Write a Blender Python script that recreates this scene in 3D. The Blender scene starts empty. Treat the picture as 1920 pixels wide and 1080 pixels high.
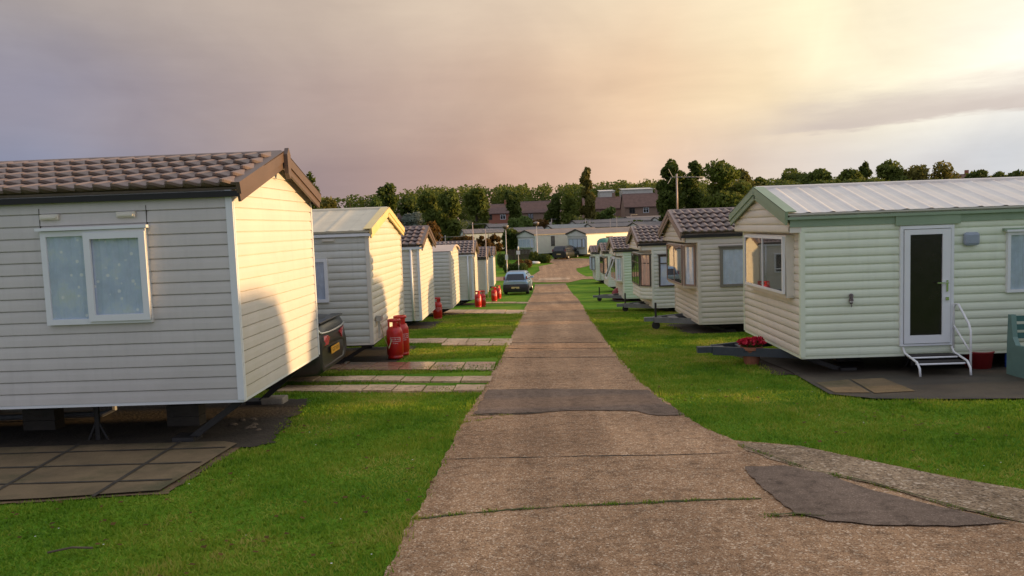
import bpy, bmesh, math, random
import numpy as np
from mathutils import Vector, Matrix
random.seed(7); RNG = np.random.default_rng(11)
PI = math.pi; rad = math.radians
scene = bpy.context.scene; COL = scene.collection
def lin(r, g, b):
    f = lambda c: (c/255/12.92 if c <= 10.3 else ((c/255+.055)/1.055)**2.4)
    return (f(r), f(g), f(b), 1)

# ------------------------------------------------------------------ camera
FPX = 1450.0; EYE = Vector((0, 0, 1.9))
_d = Vector((35, 117, -FPX)).normalized()          # world +Y seen by the camera
_u = Vector((-.036, 1, 115.74/FPX)); _u = (_u - _d*_u.dot(_d)).normalized()
_r = _d.cross(_u)
W2C = Matrix((_r, _d, _u)).transposed()             # world -> camera
cam_d = bpy.data.cameras.new('camera'); cam = bpy.data.objects.new('camera', cam_d); COL.objects.link(cam)
cam_d.sensor_width = 36; cam_d.lens = 36*FPX/1920; cam_d.clip_start = .1; cam_d.clip_end = 6000
cam.matrix_world = Matrix.Translation(EYE) @ W2C.transposed().to_4x4()
scene.camera = cam

# ------------------------------------------------------------------ light
SUN_EL, SUN_AZ = 4.8, 1.2                           # azimuth from +X towards +Y
sd_ = bpy.data.lights.new('sun', 'SUN'); sd_.energy = 5.0; sd_.angle = rad(.8); sd_.color = (1, .62, .28)
sun = bpy.data.objects.new('sun', sd_); COL.objects.link(sun)
sdir = Vector((math.cos(rad(SUN_AZ))*math.cos(rad(SUN_EL)), math.sin(rad(SUN_AZ))*math.cos(rad(SUN_EL)), math.sin(rad(SUN_EL))))
sun.rotation_euler = sdir.to_track_quat('Z', 'Y').to_euler(); sun.location = (40, 0, 30)
vs = scene.view_settings; vs.view_transform = 'Standard'; vs.look = 'None'; vs.gamma = 1; vs.exposure = 0.12
scene.display_settings.display_device = 'sRGB'

def nd(nt, t, **kw):
    n = nt.nodes.new(t)
    for k, v in kw.items():
        if k.startswith('i_'):
            k2 = k[2:]; k2 = int(k2) if k2.isdigit() else k2.replace('_', ' ')
            if isinstance(v, bpy.types.NodeSocket): nt.links.new(v, n.inputs[k2])
            else: n.inputs[k2].default_value = v
        else: setattr(n, k, v)
    return n
def ramp(nt, fac, stops, interp='LINEAR'):
    n = nt.nodes.new('ShaderNodeValToRGB'); n.color_ramp.interpolation = interp
    e = n.color_ramp.elements
    while len(e) < len(stops): e.new(.5)
    for el, (p, c) in zip(e, stops):
        el.position = p; el.color = c if len(c) == 4 else (*c, 1)
    nt.links.new(fac, n.inputs[0]); return n.outputs[0]
def mth(nt, op, a, b=None, c=None, clamp=False):
    n = nt.nodes.new('ShaderNodeMath'); n.operation = op; n.use_clamp = clamp
    for i, v in enumerate((a, b, c)):
        if v is None: continue
        if isinstance(v, bpy.types.NodeSocket): nt.links.new(v, n.inputs[i])
        else: n.inputs[i].default_value = v
    return n.outputs[0]
def mixc(nt, f, a, b, mode='MIX'):
    n = nt.nodes.new('ShaderNodeMix'); n.data_type = 'RGBA'; n.blend_type = mode
    for k, v in ((0, f), (6, a), (7, b)):
        if isinstance(v, bpy.types.NodeSocket): nt.links.new(v, n.inputs[k])
        else: n.inputs[k].default_value = v if k == 0 or len(v) == 4 else (*v, 1)
    return n.outputs[2]

# sky: Nishita behind a broad evening cloud deck
W = bpy.data.worlds.new('World'); scene.world = W; W.use_nodes = True
nt = W.node_tree; nt.nodes.clear()
tc = nd(nt, 'ShaderNodeTexCoord'); sep = nd(nt, 'ShaderNodeSeparateXYZ', i_0=tc.outputs['Generated'])
mp = nd(nt, 'ShaderNodeMapping', i_0=tc.outputs['Generated']); mp.inputs['Scale'].default_value = (1.3, 1.3, 2.2)
nz = nd(nt, 'ShaderNodeTexNoise', i_Vector=mp.outputs[0], i_Scale=2.0, i_Detail=5.0, i_Roughness=.55)
nzf = mth(nt, 'SUBTRACT', nz.outputs[0], .5)
hx = mth(nt, 'ADD', sep.outputs[0], mth(nt, 'MULTIPLY', nzf, .16))
h01 = mth(nt, 'MULTIPLY_ADD', hx, .5, .5, clamp=True)
zz = mth(nt, 'ADD', sep.outputs[2], mth(nt, 'MULTIPLY', nzf, .07))
P_ = lambda h: h*.5+.5
low = ramp(nt, h01, [(0, lin(118,128,152)), (P_(-.52), lin(130,138,163)), (P_(-.42), lin(142,138,152)), (P_(-.26), lin(158,140,140)), (P_(-.04), lin(194,160,142)),
                     (P_(.14), lin(225,192,166)), (P_(.28), lin(221,206,192)), (P_(.52), lin(203,206,210)), (1, lin(235,220,190))])
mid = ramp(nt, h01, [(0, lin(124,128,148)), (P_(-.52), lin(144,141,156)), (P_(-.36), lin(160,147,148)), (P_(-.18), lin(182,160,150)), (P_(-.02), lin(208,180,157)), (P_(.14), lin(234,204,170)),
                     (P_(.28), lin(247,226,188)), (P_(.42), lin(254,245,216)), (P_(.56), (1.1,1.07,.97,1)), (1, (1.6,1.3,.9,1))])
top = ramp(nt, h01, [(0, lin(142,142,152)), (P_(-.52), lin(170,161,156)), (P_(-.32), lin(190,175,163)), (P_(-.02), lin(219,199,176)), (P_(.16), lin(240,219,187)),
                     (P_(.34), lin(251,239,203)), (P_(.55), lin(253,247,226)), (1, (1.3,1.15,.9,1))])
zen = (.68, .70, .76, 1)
def sstep(v, a, b):
    n = nd(nt, 'ShaderNodeMapRange', i_0=v, i_1=a, i_2=b); n.interpolation_type = 'SMOOTHSTEP'; return n.outputs[0]
cl = mixc(nt, sstep(zz, .06, .15), low, mid)
cl = mixc(nt, sstep(zz, .16, .28), cl, top)
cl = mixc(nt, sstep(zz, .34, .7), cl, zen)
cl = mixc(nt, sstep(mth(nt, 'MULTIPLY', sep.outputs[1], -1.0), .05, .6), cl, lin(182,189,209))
# long grey cloud bank low on the sunward side
mp2 = nd(nt, 'ShaderNodeMapping', i_0=tc.outputs['Generated']); mp2.inputs['Scale'].default_value = (2.2, 2.2, 16)
n2 = nd(nt, 'ShaderNodeTexNoise', i_Vector=mp2.outputs[0], i_Scale=2.6, i_Detail=7.0, i_Roughness=.6)
zb_ = mth(nt, 'ADD', sep.outputs[2], mth(nt, 'MULTIPLY', mth(nt, 'SUBTRACT', n2.outputs[0], .5), .055))
zb_ = mth(nt, 'ADD', zb_, mth(nt, 'MULTIPLY', sep.outputs[0], -.045))
band = mth(nt, 'MULTIPLY', sstep(zb_, .078, .088), mth(nt, 'SUBTRACT', 1.0, sstep(zb_, .092, .142)))
band = mth(nt, 'MULTIPLY', band, sstep(hx, .24, .36))
cl = mixc(nt, mth(nt, 'MULTIPLY', band, .8), cl, lin(200,187,180))
n3 = nd(nt, 'ShaderNodeTexNoise', i_Vector=mp2.outputs[0], i_Scale=5.0, i_Detail=6.0, i_Roughness=.6)
cl = mixc(nt, 1.0, cl, mixc(nt, n3.outputs[0], (.95,.95,.95,1), (1.05,1.05,1.05,1)), 'MULTIPLY')
n4 = nd(nt, 'ShaderNodeTexNoise', i_Vector=mp.outputs[0], i_Scale=4.2, i_Detail=6.0, i_Roughness=.5, i_Distortion=.6)
cl = mixc(nt, 1.0, cl, ramp(nt, n4.outputs[0], [(.32, (.94,.92,.925)), (.68, (1.08,1.07,1.06))]), 'MULTIPLY')
sky = nd(nt, 'ShaderNodeTexSky'); sky.sky_type = 'NISHITA'; sky.sun_disc = False
sky.sun_elevation = rad(SUN_EL); sky.sun_rotation = rad(90-SUN_AZ); sky.dust_density = 2.0
b1 = nd(nt, 'ShaderNodeBackground', i_0=sky.outputs[0], i_1=.1)
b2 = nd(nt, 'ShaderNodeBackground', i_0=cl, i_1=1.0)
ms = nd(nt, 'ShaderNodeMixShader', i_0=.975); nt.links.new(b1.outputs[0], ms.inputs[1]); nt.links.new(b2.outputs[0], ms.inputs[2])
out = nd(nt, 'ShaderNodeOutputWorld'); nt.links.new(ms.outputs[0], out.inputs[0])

# ------------------------------------------------------------------ terrain function and unprojection
_ty = np.array([-60, 0, 25, 35, 45, 55, 65, 72, 88, 95, 130, 190, 300, 500, 1600.])
_tz = np.array([2.688, 0, -1.12, -1.66, -2.24, -2.66, -2.88, -2.86, -1.98, -1.7, -.7, .7, 5.0, 7, 9.])
_fy = np.arange(-60, 1600, .5); _fz = np.interp(_fy, _ty, _tz)
_sm = np.convolve(np.pad(_fz, 8, 'edge'), np.hanning(17)/np.hanning(17).sum(), 'valid')
_w = np.clip((_fy-20)/4, 0, 1); _fz = _fz*(1-_w) + _sm*_w
_fz = np.where(_fy < 22, -.0448*_fy, _fz)
def terr(x, y):
    x = np.asarray(x, float); y = np.asarray(y, float)
    z = np.interp(y, _fy, _fz)
    t = np.clip((x-13)/4, 0, 1); z = z + .66*t*t*(3-2*t)*np.clip((60-y)/20, 0, 1)  # ground lifted at the right to set the added caravans' shadow height
    return z
T = lambda x, y: float(terr(x, y))
def ray(px, py):
    return W2C.transposed() @ Vector((px-960, 540-py, -FPX))
def G(px, py):
    """ground point under a viewing ray (x, y)"""
    d = ray(px, py); a, b = 1.0, 900.0
    f = lambda t: (EYE.z + d.z*t/d.y) - T(d.x*t/d.y, t)
    t = 2.0
    while f(t) > 0 and t < 900: t *= 1.02
    a, b = t/1.02, t
    for _ in range(30):
        m = (a+b)/2
        if f(m) > 0: a = m
        else: b = m
    return (d.x*b/d.y, b)
def A(px, py, Y):
    d = ray(px, py); return Vector((d.x*Y/d.y, Y, EYE.z + d.z*Y/d.y))

# ------------------------------------------------------------------ mesh helpers
class Fr:
    def __init__(s, O, U, V, N): s.O, s.U, s.V, s.N = map(Vector, (O, U, V, N))
    def p(s, u, v, n=0): return s.O + s.U*u + s.V*v + s.N*n
WORLD = Fr((0,0,0), (1,0,0), (0,1,0), (0,0,1))
class MB:
    def __init__(s): s.v = []; s.f = []
    def quad(s, *pts):
        b = len(s.v); s.v += [tuple(p) for p in pts]; s.f.append(tuple(range(b, b+len(pts))))
    def box(s, F, u0, u1, v0, v1, n0, n1):
        b = len(s.v)
        for n in (n0, n1):
            for v in (v0, v1):
                for u in (u0, u1): s.v.append(tuple(F.p(u, v, n)))
        for q in ((0,1,3,2),(4,6,7,5),(0,4,5,1),(2,3,7,6),(0,2,6,4),(1,5,7,3)): s.f.append(tuple(b+i for i in q))
    def bar(s, p, q, w, h=None):
        p, q = Vector(p), Vector(q); d = (q-p); L = d.length; d.normalize(); h = h or w
        a = Vector((0,0,1)) if abs(d.z) < .9 else Vector((1,0,0))
        x = d.cross(a).normalized(); y = x.cross(d)
        s.box(Fr(p, d, x, y), 0, L, -w/2, w/2, -h/2, h/2)
    def grid(s, rows, closed=False):
        b = len(s.v); n = len(rows[0])
        for r in rows: s.v += [tuple(p) for p in r]
        for i in range(len(rows)-1):
            for j in range(n if closed else n-1):
                k = (j+1) % n
                s.f.append((b+i*n+j, b+i*n+k, b+(i+1)*n+k, b+(i+1)*n+j))
    def tube(s, pts, r, seg=8, caps=True):
        pts = [Vector(p) for p in pts]; rows = []
        rr = r if isinstance(r, (list, tuple)) else [r]*len(pts)
        ref = None
        for i, p in enumerate(pts):
            d = (pts[min(i+1, len(pts)-1)] - pts[max(i-1, 0)]).normalized()
            if ref is None: ref = Vector((0,0,1)) if abs(d.z) < .9 else Vector((1,0,0))
            x = d.cross(ref).normalized(); y = d.cross(x).normalized(); ref = x.cross(d) if False else ref
            rows.append([p + (x*math.cos(a)+y*math.sin(a))*rr[i] for a in [2*PI*k/seg for k in range(seg)]])
        b = len(s.v); s.grid(rows, True)
        if caps:
            s.f.append(tuple(range(b, b+seg))); s.f.append(tuple(range(len(s.v)-seg, len(s.v))))
    def lathe(s, prof, O=(0,0,0), seg=24, a0=0, a1=2*PI, axis='z'):
        O = Vector(O); rows = []; full = abs(a1-a0-2*PI) < 1e-6
        ns = seg if full else seg+1
        for r, z in prof:
            row = []
            for k in range(ns):
                a = a0+(a1-a0)*k/seg; c, d = r*math.cos(a), r*math.sin(a)
                row.append(O + (Vector((c, d, z)) if axis == 'z' else Vector((c, z, d)) if axis == 'y' else Vector((z, c, d))))
            rows.append(row)
        s.grid(rows, full)
    def build(s, name, mat=None, parent=None, smooth=False, bevel=0):
        me = bpy.data.meshes.new(name); me.from_pydata([tuple(v) for v in s.v], [], s.f); me.update()
        bm = bmesh.new(); bm.from_mesh(me); bmesh.ops.recalc_face_normals(bm, faces=bm.faces); bm.to_mesh(me); bm.free()
        o = bpy.data.objects.new(name, me); COL.objects.link(o)
        if mat: me.materials.append(mat)
        if parent: o.parent = parent
        if smooth: me.polygons.foreach_set('use_smooth', [True]*len(me.polygons))
        if bevel:
            m = o.modifiers.new('bevel', 'BEVEL'); m.width = bevel; m.segments = 2; m.limit_method = 'ANGLE'
        return o
def fastmesh(name, verts, nper, mat, parent=None):
    """verts (N*nper,3) -> N separate polygons"""
    n = len(verts)//nper; me = bpy.data.meshes.new(name)
    me.vertices.add(len(verts)); me.vertices.foreach_set('co', np.asarray(verts, np.float32).ravel())
    me.loops.add(len(verts)); me.loops.foreach_set('vertex_index', np.arange(len(verts), dtype=np.int32))
    me.polygons.add(n); me.polygons.foreach_set('loop_start', np.arange(0, n*nper, nper, dtype=np.int32))
    me.update(calc_edges=True)
    o = bpy.data.objects.new(name, me); COL.objects.link(o); me.materials.append(mat)
    if parent: o.parent = parent
    return o
def tag(o, label=None, cat=None, group=None, kind=None):
    if label: o['label'] = label
    if cat: o['category'] = cat
    if group: o['group'] = group
    if kind: o['kind'] = kind
    return o
def root(name, loc, rz=0, label=None, cat=None, group=None):
    o = bpy.data.objects.new(name, None); COL.objects.link(o); o.location = loc; o.rotation_euler = (0, 0, rz); o.empty_display_size = .3
    return tag(o, label, cat, group)
def copy_tree(o, parent=None):
    c = o.copy(); COL.objects.link(c)
    if parent: c.parent = parent
    for ch in list(o.children): copy_tree(ch, c)
    return c
def text_mesh(txt, size):
    cu = bpy.data.curves.new('t', 'FONT'); cu.body = txt; cu.size = size; cu.align_x = 'CENTER'; cu.align_y = 'CENTER'; cu.resolution_u = 2
    o = bpy.data.objects.new('t', cu); COL.objects.link(o)
    me = bpy.data.meshes.new_from_object(o.evaluated_get(bpy.context.evaluated_depsgraph_get()))
    vs_ = [tuple(v.co) for v in me.vertices]; fs = [tuple(p.vertices) for p in me.polygons]
    bpy.data.objects.remove(o); bpy.data.curves.remove(cu); bpy.data.meshes.remove(me)
    return vs_, fs

# ------------------------------------------------------------------ materials
def mat(name, c, rough=.6, var=.12, scale=3.0, bump=0.0, bscale=40, metal=0.0, spec=.5, streak=0.0, c2=None, dirt=None, dscale=1.2, coat=0):
    m = bpy.data.materials.new(name); m.use_nodes = True; nt = m.node_tree
    b = nt.nodes['Principled BSDF']; b.inputs['Roughness'].default_value = rough; b.inputs['Metallic'].default_value = metal
    b.inputs['Specular IOR Level'].default_value = spec; b.inputs['Coat Weight'].default_value = coat
    tc = nd(nt, 'ShaderNodeTexCoord')
    n = nd(nt, 'ShaderNodeTexNoise', i_Vector=tc.outputs['Object'], i_Scale=scale, i_Detail=6.0, i_Roughness=.6)
    c = tuple(c[:3]); d = tuple(x*(1-var) for x in c); e = c2 or tuple(min(1, x*(1+var)) for x in c)
    col = ramp(nt, n.outputs[0], [(.3, d), (.7, e)])
    if streak:
        mp = nd(nt, 'ShaderNodeMapping', i_0=tc.outputs['Object']); mp.inputs['Scale'].default_value = (9, 9, .5)
        ns = nd(nt, 'ShaderNodeTexNoise', i_Vector=mp.outputs[0], i_Scale=1.5, i_Detail=5.0)
        col = mixc(nt, mth(nt, 'MULTIPLY', ramp(nt, ns.outputs[0], [(.5, (0,0,0)), (.75, (1,1,1))]), streak), col, tuple(x*.55 for x in c))
    if dirt:
        n4 = nd(nt, 'ShaderNodeTexNoise', i_Vector=tc.outputs['Object'], i_Scale=dscale, i_Detail=8.0, i_Roughness=.65)
        col = mixc(nt, ramp(nt, n4.outputs[0], [(.48, (0,0,0)), (.66, (1,1,1))]), col, dirt)
    nt.links.new(col, b.inputs['Base Color'])
    if bump:
        nb = nd(nt, 'ShaderNodeTexNoise', i_Vector=tc.outputs['Object'], i_Scale=bscale, i_Detail=4.0)
        bp = nd(nt, 'ShaderNodeBump', i_Height=nb.outputs[0], i_Strength=bump, i_Distance=.02)
        nt.links.new(bp.outputs[0], b.inputs['Normal'])
    return m
M = {}
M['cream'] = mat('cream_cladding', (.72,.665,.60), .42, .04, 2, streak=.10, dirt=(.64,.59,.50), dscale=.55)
M['cream_shaded'] = mat('shaded_weathered_cream', (.61,.57,.535), .45, .05, 2, streak=.16, dirt=(.54,.505,.47), dscale=.6)  # front-wall cream darkened and greyed, its shade put into the colour
M['buff'] = mat('buff_cladding', (.70,.66,.55), .45, .04, 2, streak=.14, dirt=(.64,.59,.50), dscale=.55)
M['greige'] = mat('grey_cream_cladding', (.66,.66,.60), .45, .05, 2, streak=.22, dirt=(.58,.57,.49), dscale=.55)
M['pale'] = mat('pale_cladding', (.74,.69,.59), .45, .04, 2, streak=.12, dirt=(.64,.59,.50), dscale=.55)
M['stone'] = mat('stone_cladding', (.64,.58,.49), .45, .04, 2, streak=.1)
M['ivory'] = mat('ivory_cladding', (.74,.75,.64), .45, .04, 2, streak=.1, dirt=(.58,.57,.49), dscale=.55)
M['mint'] = mat('mint_cladding', (.60,.70,.55), .45, .04, 2, streak=.12)
M['green_cream'] = mat('green_cream_cladding', (.77,.82,.65), .45, .05, 2, streak=.16, dirt=(.71,.75,.58), dscale=.5)
M['sage'] = mat('sage_paint', (.27,.36,.24), .5, .08, 3)
M['white'] = mat('white_upvc', (.78,.79,.80), .3, .03, 3)
M['white_paint'] = mat('white_tube_paint', (.8,.8,.8), .3, .06, 8)
M['yellow_trim'] = mat('cream_yellow_trim', (.78,.62,.28), .5, .06, 3)
M['brown_trim'] = mat('brown_trim', (.13,.085,.065), .45, .1, 4)
M['pinkbrown'] = mat('faded_brown_trim', (.30,.21,.17), .5, .08, 4)
M['black_trim'] = mat('black_gutter', (.012,.010,.010), .6, .2, 5)
M['dark_frame'] = mat('dark_window_frame', (.07,.055,.045), .4, .15, 6)
M['taupe'] = mat('taupe_window_frame', (.20,.18,.155), .4, .1, 6)
M['tile'] = mat('brown_roof_tile', (.20,.145,.125), .55, .16, 7, .15, 60, dirt=(.16,.115,.09), dscale=2.5)
M['tile_dark'] = mat('dark_roof_tile', (.17,.12,.11), .55, .16, 7, .15, 60)
M['tile_grey'] = mat('grey_pink_roof_tile', (.225,.17,.155), .5, .16, 7, .15, 60, dirt=(.15,.12,.1), dscale=2.5)
M['sheet_roof'] = mat('pale_sheet_roof', (.72,.67,.62), .42, .06, 2.5, streak=.05, dirt=(.62,.57,.52), dscale=1.0)
M['cream_roof'] = mat('cream_sheet_roof', (.66,.59,.44), .5, .08, 2.5, dirt=(.55,.49,.36), dscale=1.3)
M['pink_roof'] = mat('pink_sheet_roof', (.6,.47,.38), .5, .08, 2.5)
M['chassis'] = mat('black_chassis_steel', (.03,.027,.025), .6, .3, 6)
M['galv'] = mat('galvanised_steel', (.20,.21,.22), .5, .2, 6, metal=.3)
M['navy'] = mat('dark_blue_steel', (.05,.06,.075), .45, .2, 6)
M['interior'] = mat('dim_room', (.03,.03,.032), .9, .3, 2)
M['curtain'] = mat('blue_net_curtain', (.58,.65,.76), .9, .12, 9)
M['net'] = mat('grey_blue_net', (.64,.72,.88), .9, .12, 5, dirt=(.72,.77,.78), dscale=5)
M['peach'] = mat('peach_curtain', (.72,.45,.34), .9, .12, 5)
M['red'] = mat('red_gas_paint', (.55,.014,.012), .32, .15, 5, coat=.2, dirt=(.42,.014,.012), dscale=4)
M['label_white'] = mat('white_stencil', (.75,.68,.68), .5, .1, 30)
M['brass'] = mat('brass_valve', (.45,.33,.15), .35, .2, 10, metal=.8)
M['steel'] = mat('bright_pipe', (.5,.5,.5), .35, .2, 10, metal=.7)
M['hose'] = mat('tan_hose', (.45,.36,.2), .6, .1, 10)
M['concrete'] = mat('concrete_block', (.33,.28,.22), .9, .25, 6, .5, 50)
M['rock'] = mat('brown_rock', (.16,.12,.08), .9, .3, 8, .5, 40)
M['terracotta'] = mat('terracotta', (.30,.11,.06), .8, .2, 6, .2)
M['bucket'] = mat('dark_red_plastic', (.24,.012,.014), .45, .2, 4)
M['bench'] = mat('green_bench_paint', (.14,.24,.21), .5, .12, 4)
M['bench_dark'] = mat('dark_green_slats', (.05,.14,.13), .5, .12, 4)
M['tread'] = mat('black_tread', (.025,.02,.018), .8, .2, 20)
M['grey_plastic'] = mat('blue_grey_plastic', (.30,.35,.42), .4, .06, 6)
M['pole'] = mat('pole_steel', (.58,.52,.47), .5, .15, 4, metal=.2)
M['pole_pink'] = mat('aerial_pole', (.52,.40,.33), .5, .12, 4, metal=.2)
M['lamp_dark'] = mat('lamp_housing', (.10,.07,.055), .4, .2, 6)
M['sign_white'] = mat('sign_plate', (.7,.68,.65), .5, .05, 6)
M['timber'] = mat('dark_fence_timber', (.09,.06,.04), .85, .3, 4, .4, 20)
M['brick'] = mat('brown_brick', (.26,.17,.12), .85, .2, 10, .3, 30)
M['brick_red'] = mat('red_brick', (.34,.13,.08), .85, .2, 10, .3, 30)
M['house_tile'] = mat('house_roof_tile', (.13,.075,.06), .8, .2, 1.5, .4, 10)
M['shed_roof'] = mat('pale_shed_roof', (.55,.52,.46), .6, .1, 1)
M['bark'] = mat('bark', (.12,.085,.06), .95, .3, 6, .5, 20)
M['silver'] = mat('silver_blue_paint', (.30,.45,.60), .3, .04, 3, metal=.3, coat=.4)
M['black_plastic'] = mat('black_bumper', (.02,.02,.022), .6, .2, 5)
M['black_paint'] = mat('dark_car_paint', (.022,.024,.024), .34, .1, 3, coat=.15)
M['tyre'] = mat('rubber', (.02,.02,.02), .85, .2, 10)
M['rim'] = mat('alloy_rim', (.5,.5,.5), .35, .1, 8, metal=.7)
M['plate_y'] = mat('yellow_plate', (.8,.38,.03), .45, .05, 10)
M['plate_c'] = mat('cream_plate', (.6,.5,.22), .5, .05, 10)
M['chrome'] = mat('chrome', (.75,.75,.72), .15, .05, 5, metal=.9)
M['lens'] = mat('red_lens', (.6,.05,.06), .2, .1, 10, coat=.5)
M['lens_dark'] = mat('dark_red_lens', (.16,.01,.02), .2, .1, 10, coat=.5)
M['ink'] = mat('dark_ink', (.02,.02,.02), .7, .1, 10)
M['blue_pot'] = mat('blue_plastic', (.05,.12,.5), .4, .1, 5)
M['teal'] = mat('teal_awning', (.10,.26,.20), .7, .15, 2)
def dots(m, c):
    nt = m.node_tree; p = nt.nodes['Principled BSDF']; tc = nd(nt, 'ShaderNodeTexCoord')
    v = nd(nt, 'ShaderNodeTexVoronoi', i_Vector=tc.outputs['Object'], i_Scale=9.0)
    col = mixc(nt, ramp(nt, v.outputs['Distance'], [(.13, (1,1,1)), (.20, (0,0,0))]), p.inputs['Base Color'].links[0].from_socket, c)
    nt.links.new(col, p.inputs['Base Color'])
dots(M['net'], (.95,.95,.95,1))
def glass(name, tint, facing=.25):
    m = bpy.data.materials.new(name); m.use_nodes = True; nt = m.node_tree; nt.nodes.clear()
    lw = nd(nt, 'ShaderNodeLayerWeight', i_Blend=facing)
    tr = nd(nt, 'ShaderNodeBsdfTransparent', i_0=tint)
    nz = nd(nt, 'ShaderNodeTexNoise', i_Scale=1.2); bp = nd(nt, 'ShaderNodeBump', i_Height=nz.outputs[0], i_Strength=.04)
    gl = nd(nt, 'ShaderNodeBsdfGlossy', i_0=(.9,.9,.9,1), i_Roughness=.02, i_Normal=bp.outputs[0])
    f = mth(nt, 'MULTIPLY_ADD', lw.outputs['Facing'], .75, .10, clamp=True)
    mx = nd(nt, 'ShaderNodeMixShader', i_0=f); nt.links.new(tr.outputs[0], mx.inputs[1]); nt.links.new(gl.outputs[0], mx.inputs[2])
    o = nd(nt, 'ShaderNodeOutputMaterial'); nt.links.new(mx.outputs[0], o.inputs[0]); return m
M['glass'] = glass('window_glass', (.95,.96,.97,1))
M['dark_glass'] = glass('tinted_glass', (.10,.11,.12,1), .35)
# frosted door glass: dark, hammered
m = mat('hammered_door_glass', (.014,.011,.009), .2, .3, 6, .06, 18); M['door_glass'] = m

def leafmat(name, a, b, trans=.42):
    m = bpy.data.materials.new(name); m.use_nodes = True; nt = m.node_tree; p = nt.nodes['Principled BSDF']
    g = nd(nt, 'ShaderNodeNewGeometry'); tc = nd(nt, 'ShaderNodeTexCoord')
    n = nd(nt, 'ShaderNodeTexNoise', i_Vector=tc.outputs['Object'], i_Scale=.8, i_Detail=2.0)
    f = mth(nt, 'MULTIPLY_ADD', g.outputs['Random Per Island'], .55, mth(nt, 'MULTIPLY_ADD', n.outputs[0], .9, -.22), clamp=True)
    col = mixc(nt, f, a, b); nt.links.new(col, p.inputs['Base Color']); p.inputs['Roughness'].default_value = .6
    p.inputs['Specular IOR Level'].default_value = .2
    t = nd(nt, 'ShaderNodeBsdfTranslucent', i_0=col); mx = nd(nt, 'ShaderNodeMixShader', i_0=trans)
    o = nt.nodes['Material Output']; nt.links.new(p.outputs[0], mx.inputs[1]); nt.links.new(t.outputs[0], mx.inputs[2]); nt.links.new(mx.outputs[0], o.inputs[0])
    return m
LF = {'green': leafmat('leaf_green', (.075,.10,.018), (.20,.235,.045)), 'dark': leafmat('leaf_dark', (.052,.078,.015), (.145,.18,.036)),
      'olive': leafmat('leaf_olive', (.10,.10,.02), (.25,.22,.055)), 'bright': leafmat('leaf_bright', (.06,.10,.02), (.18,.24,.06)),
      'rust': leafmat('leaf_rust', (.07,.045,.012), (.24,.13,.035)), 'silver': leafmat('leaf_silver', (.10,.12,.09), (.24,.27,.22)),
      'hedge': leafmat('leaf_hedge', (.05,.08,.015), (.14,.18,.04)), 'red': leafmat('petal_red', (.35,.01,.03), (.75,.03,.08), .15)}
# lawn
m = bpy.data.materials.new('lawn'); m.use_nodes = True; nt = m.node_tree; p = nt.nodes['Principled BSDF']
tc = nd(nt, 'ShaderNodeTexCoord'); ob = tc.outputs['Object']
n1 = nd(nt, 'ShaderNodeTexNoise', i_Vector=ob, i_Scale=.5, i_Detail=5.0, i_Roughness=.6)
n2 = nd(nt, 'ShaderNodeTexNoise', i_Vector=ob, i_Scale=26.0, i_Detail=6.0, i_Roughness=.7)
n3 = nd(nt, 'ShaderNodeTexNoise', i_Vector=ob, i_Scale=1.9, i_Detail=7.0, i_Roughness=.65)
col = ramp(nt, n1.outputs[0], [(.3, (.075,.20,.011)), (.5, (.145,.30,.016)), (.7, (.25,.35,.03))])
col = mixc(nt, ramp(nt, n2.outputs[0], [(.35, (0,0,0)), (.65, (1,1,1))]), mixc(nt, 1.0, col, (.5,.55,.5,1), 'MULTIPLY'), col)
col = mixc(nt, ramp(nt, n3.outputs[0], [(.66, (0,0,0)), (.78, (.5,.5,.5))]), col, (.14,.11,.04,1))
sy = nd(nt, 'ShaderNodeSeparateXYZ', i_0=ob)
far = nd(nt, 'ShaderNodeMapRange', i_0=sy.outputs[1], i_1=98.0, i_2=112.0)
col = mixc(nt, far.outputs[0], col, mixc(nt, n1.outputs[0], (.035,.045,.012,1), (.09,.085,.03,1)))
nt.links.new(col, p.inputs['Base Color']); p.inputs['Roughness'].default_value = .9; p.inputs['Specular IOR Level'].default_value = .1
bp = nd(nt, 'ShaderNodeBump', i_Height=n2.outputs[0], i_Strength=.7, i_Distance=.04); nt.links.new(bp.outputs[0], p.inputs['Normal'])
M['lawn'] = m
m = bpy.data.materials.new('grass_blade'); m.use_nodes = True; nt = m.node_tree; p = nt.nodes['Principled BSDF']
tc = nd(nt, 'ShaderNodeTexCoord'); g = nd(nt, 'ShaderNodeNewGeometry')
n1 = nd(nt, 'ShaderNodeTexNoise', i_Vector=tc.outputs['Object'], i_Scale=.75, i_Detail=7.0, i_Roughness=.7)
n2 = nd(nt, 'ShaderNodeTexNoise', i_Vector=tc.outputs['Object'], i_Scale=4.5, i_Detail=4.0)
f = mth(nt, 'ADD', mth(nt, 'MULTIPLY_ADD', n1.outputs[0], 2.6, -1.08), mth(nt, 'MULTIPLY_ADD', n2.outputs[0], .5, -.10))
f = mth(nt, 'ADD', f, mth(nt, 'MULTIPLY', g.outputs['Random Per Island'], .35), clamp=True)
col = ramp(nt, f, [(0, (.07,.17,.011)), (.35, (.16,.295,.019)), (.7, (.29,.365,.036)), (1, (.48,.42,.10))])
nt.links.new(col, p.inputs['Base Color']); p.inputs['Roughness'].default_value = .6; p.inputs['Specular IOR Level'].default_value = .2
t = nd(nt, 'ShaderNodeBsdfTranslucent', i_0=col); mx = nd(nt, 'ShaderNodeMixShader', i_0=.35); o = nt.nodes['Material Output']
nt.links.new(p.outputs[0], mx.inputs[1]); nt.links.new(t.outputs[0], mx.inputs[2]); nt.links.new(mx.outputs[0], o.inputs[0])
M['blade'] = m
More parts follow.
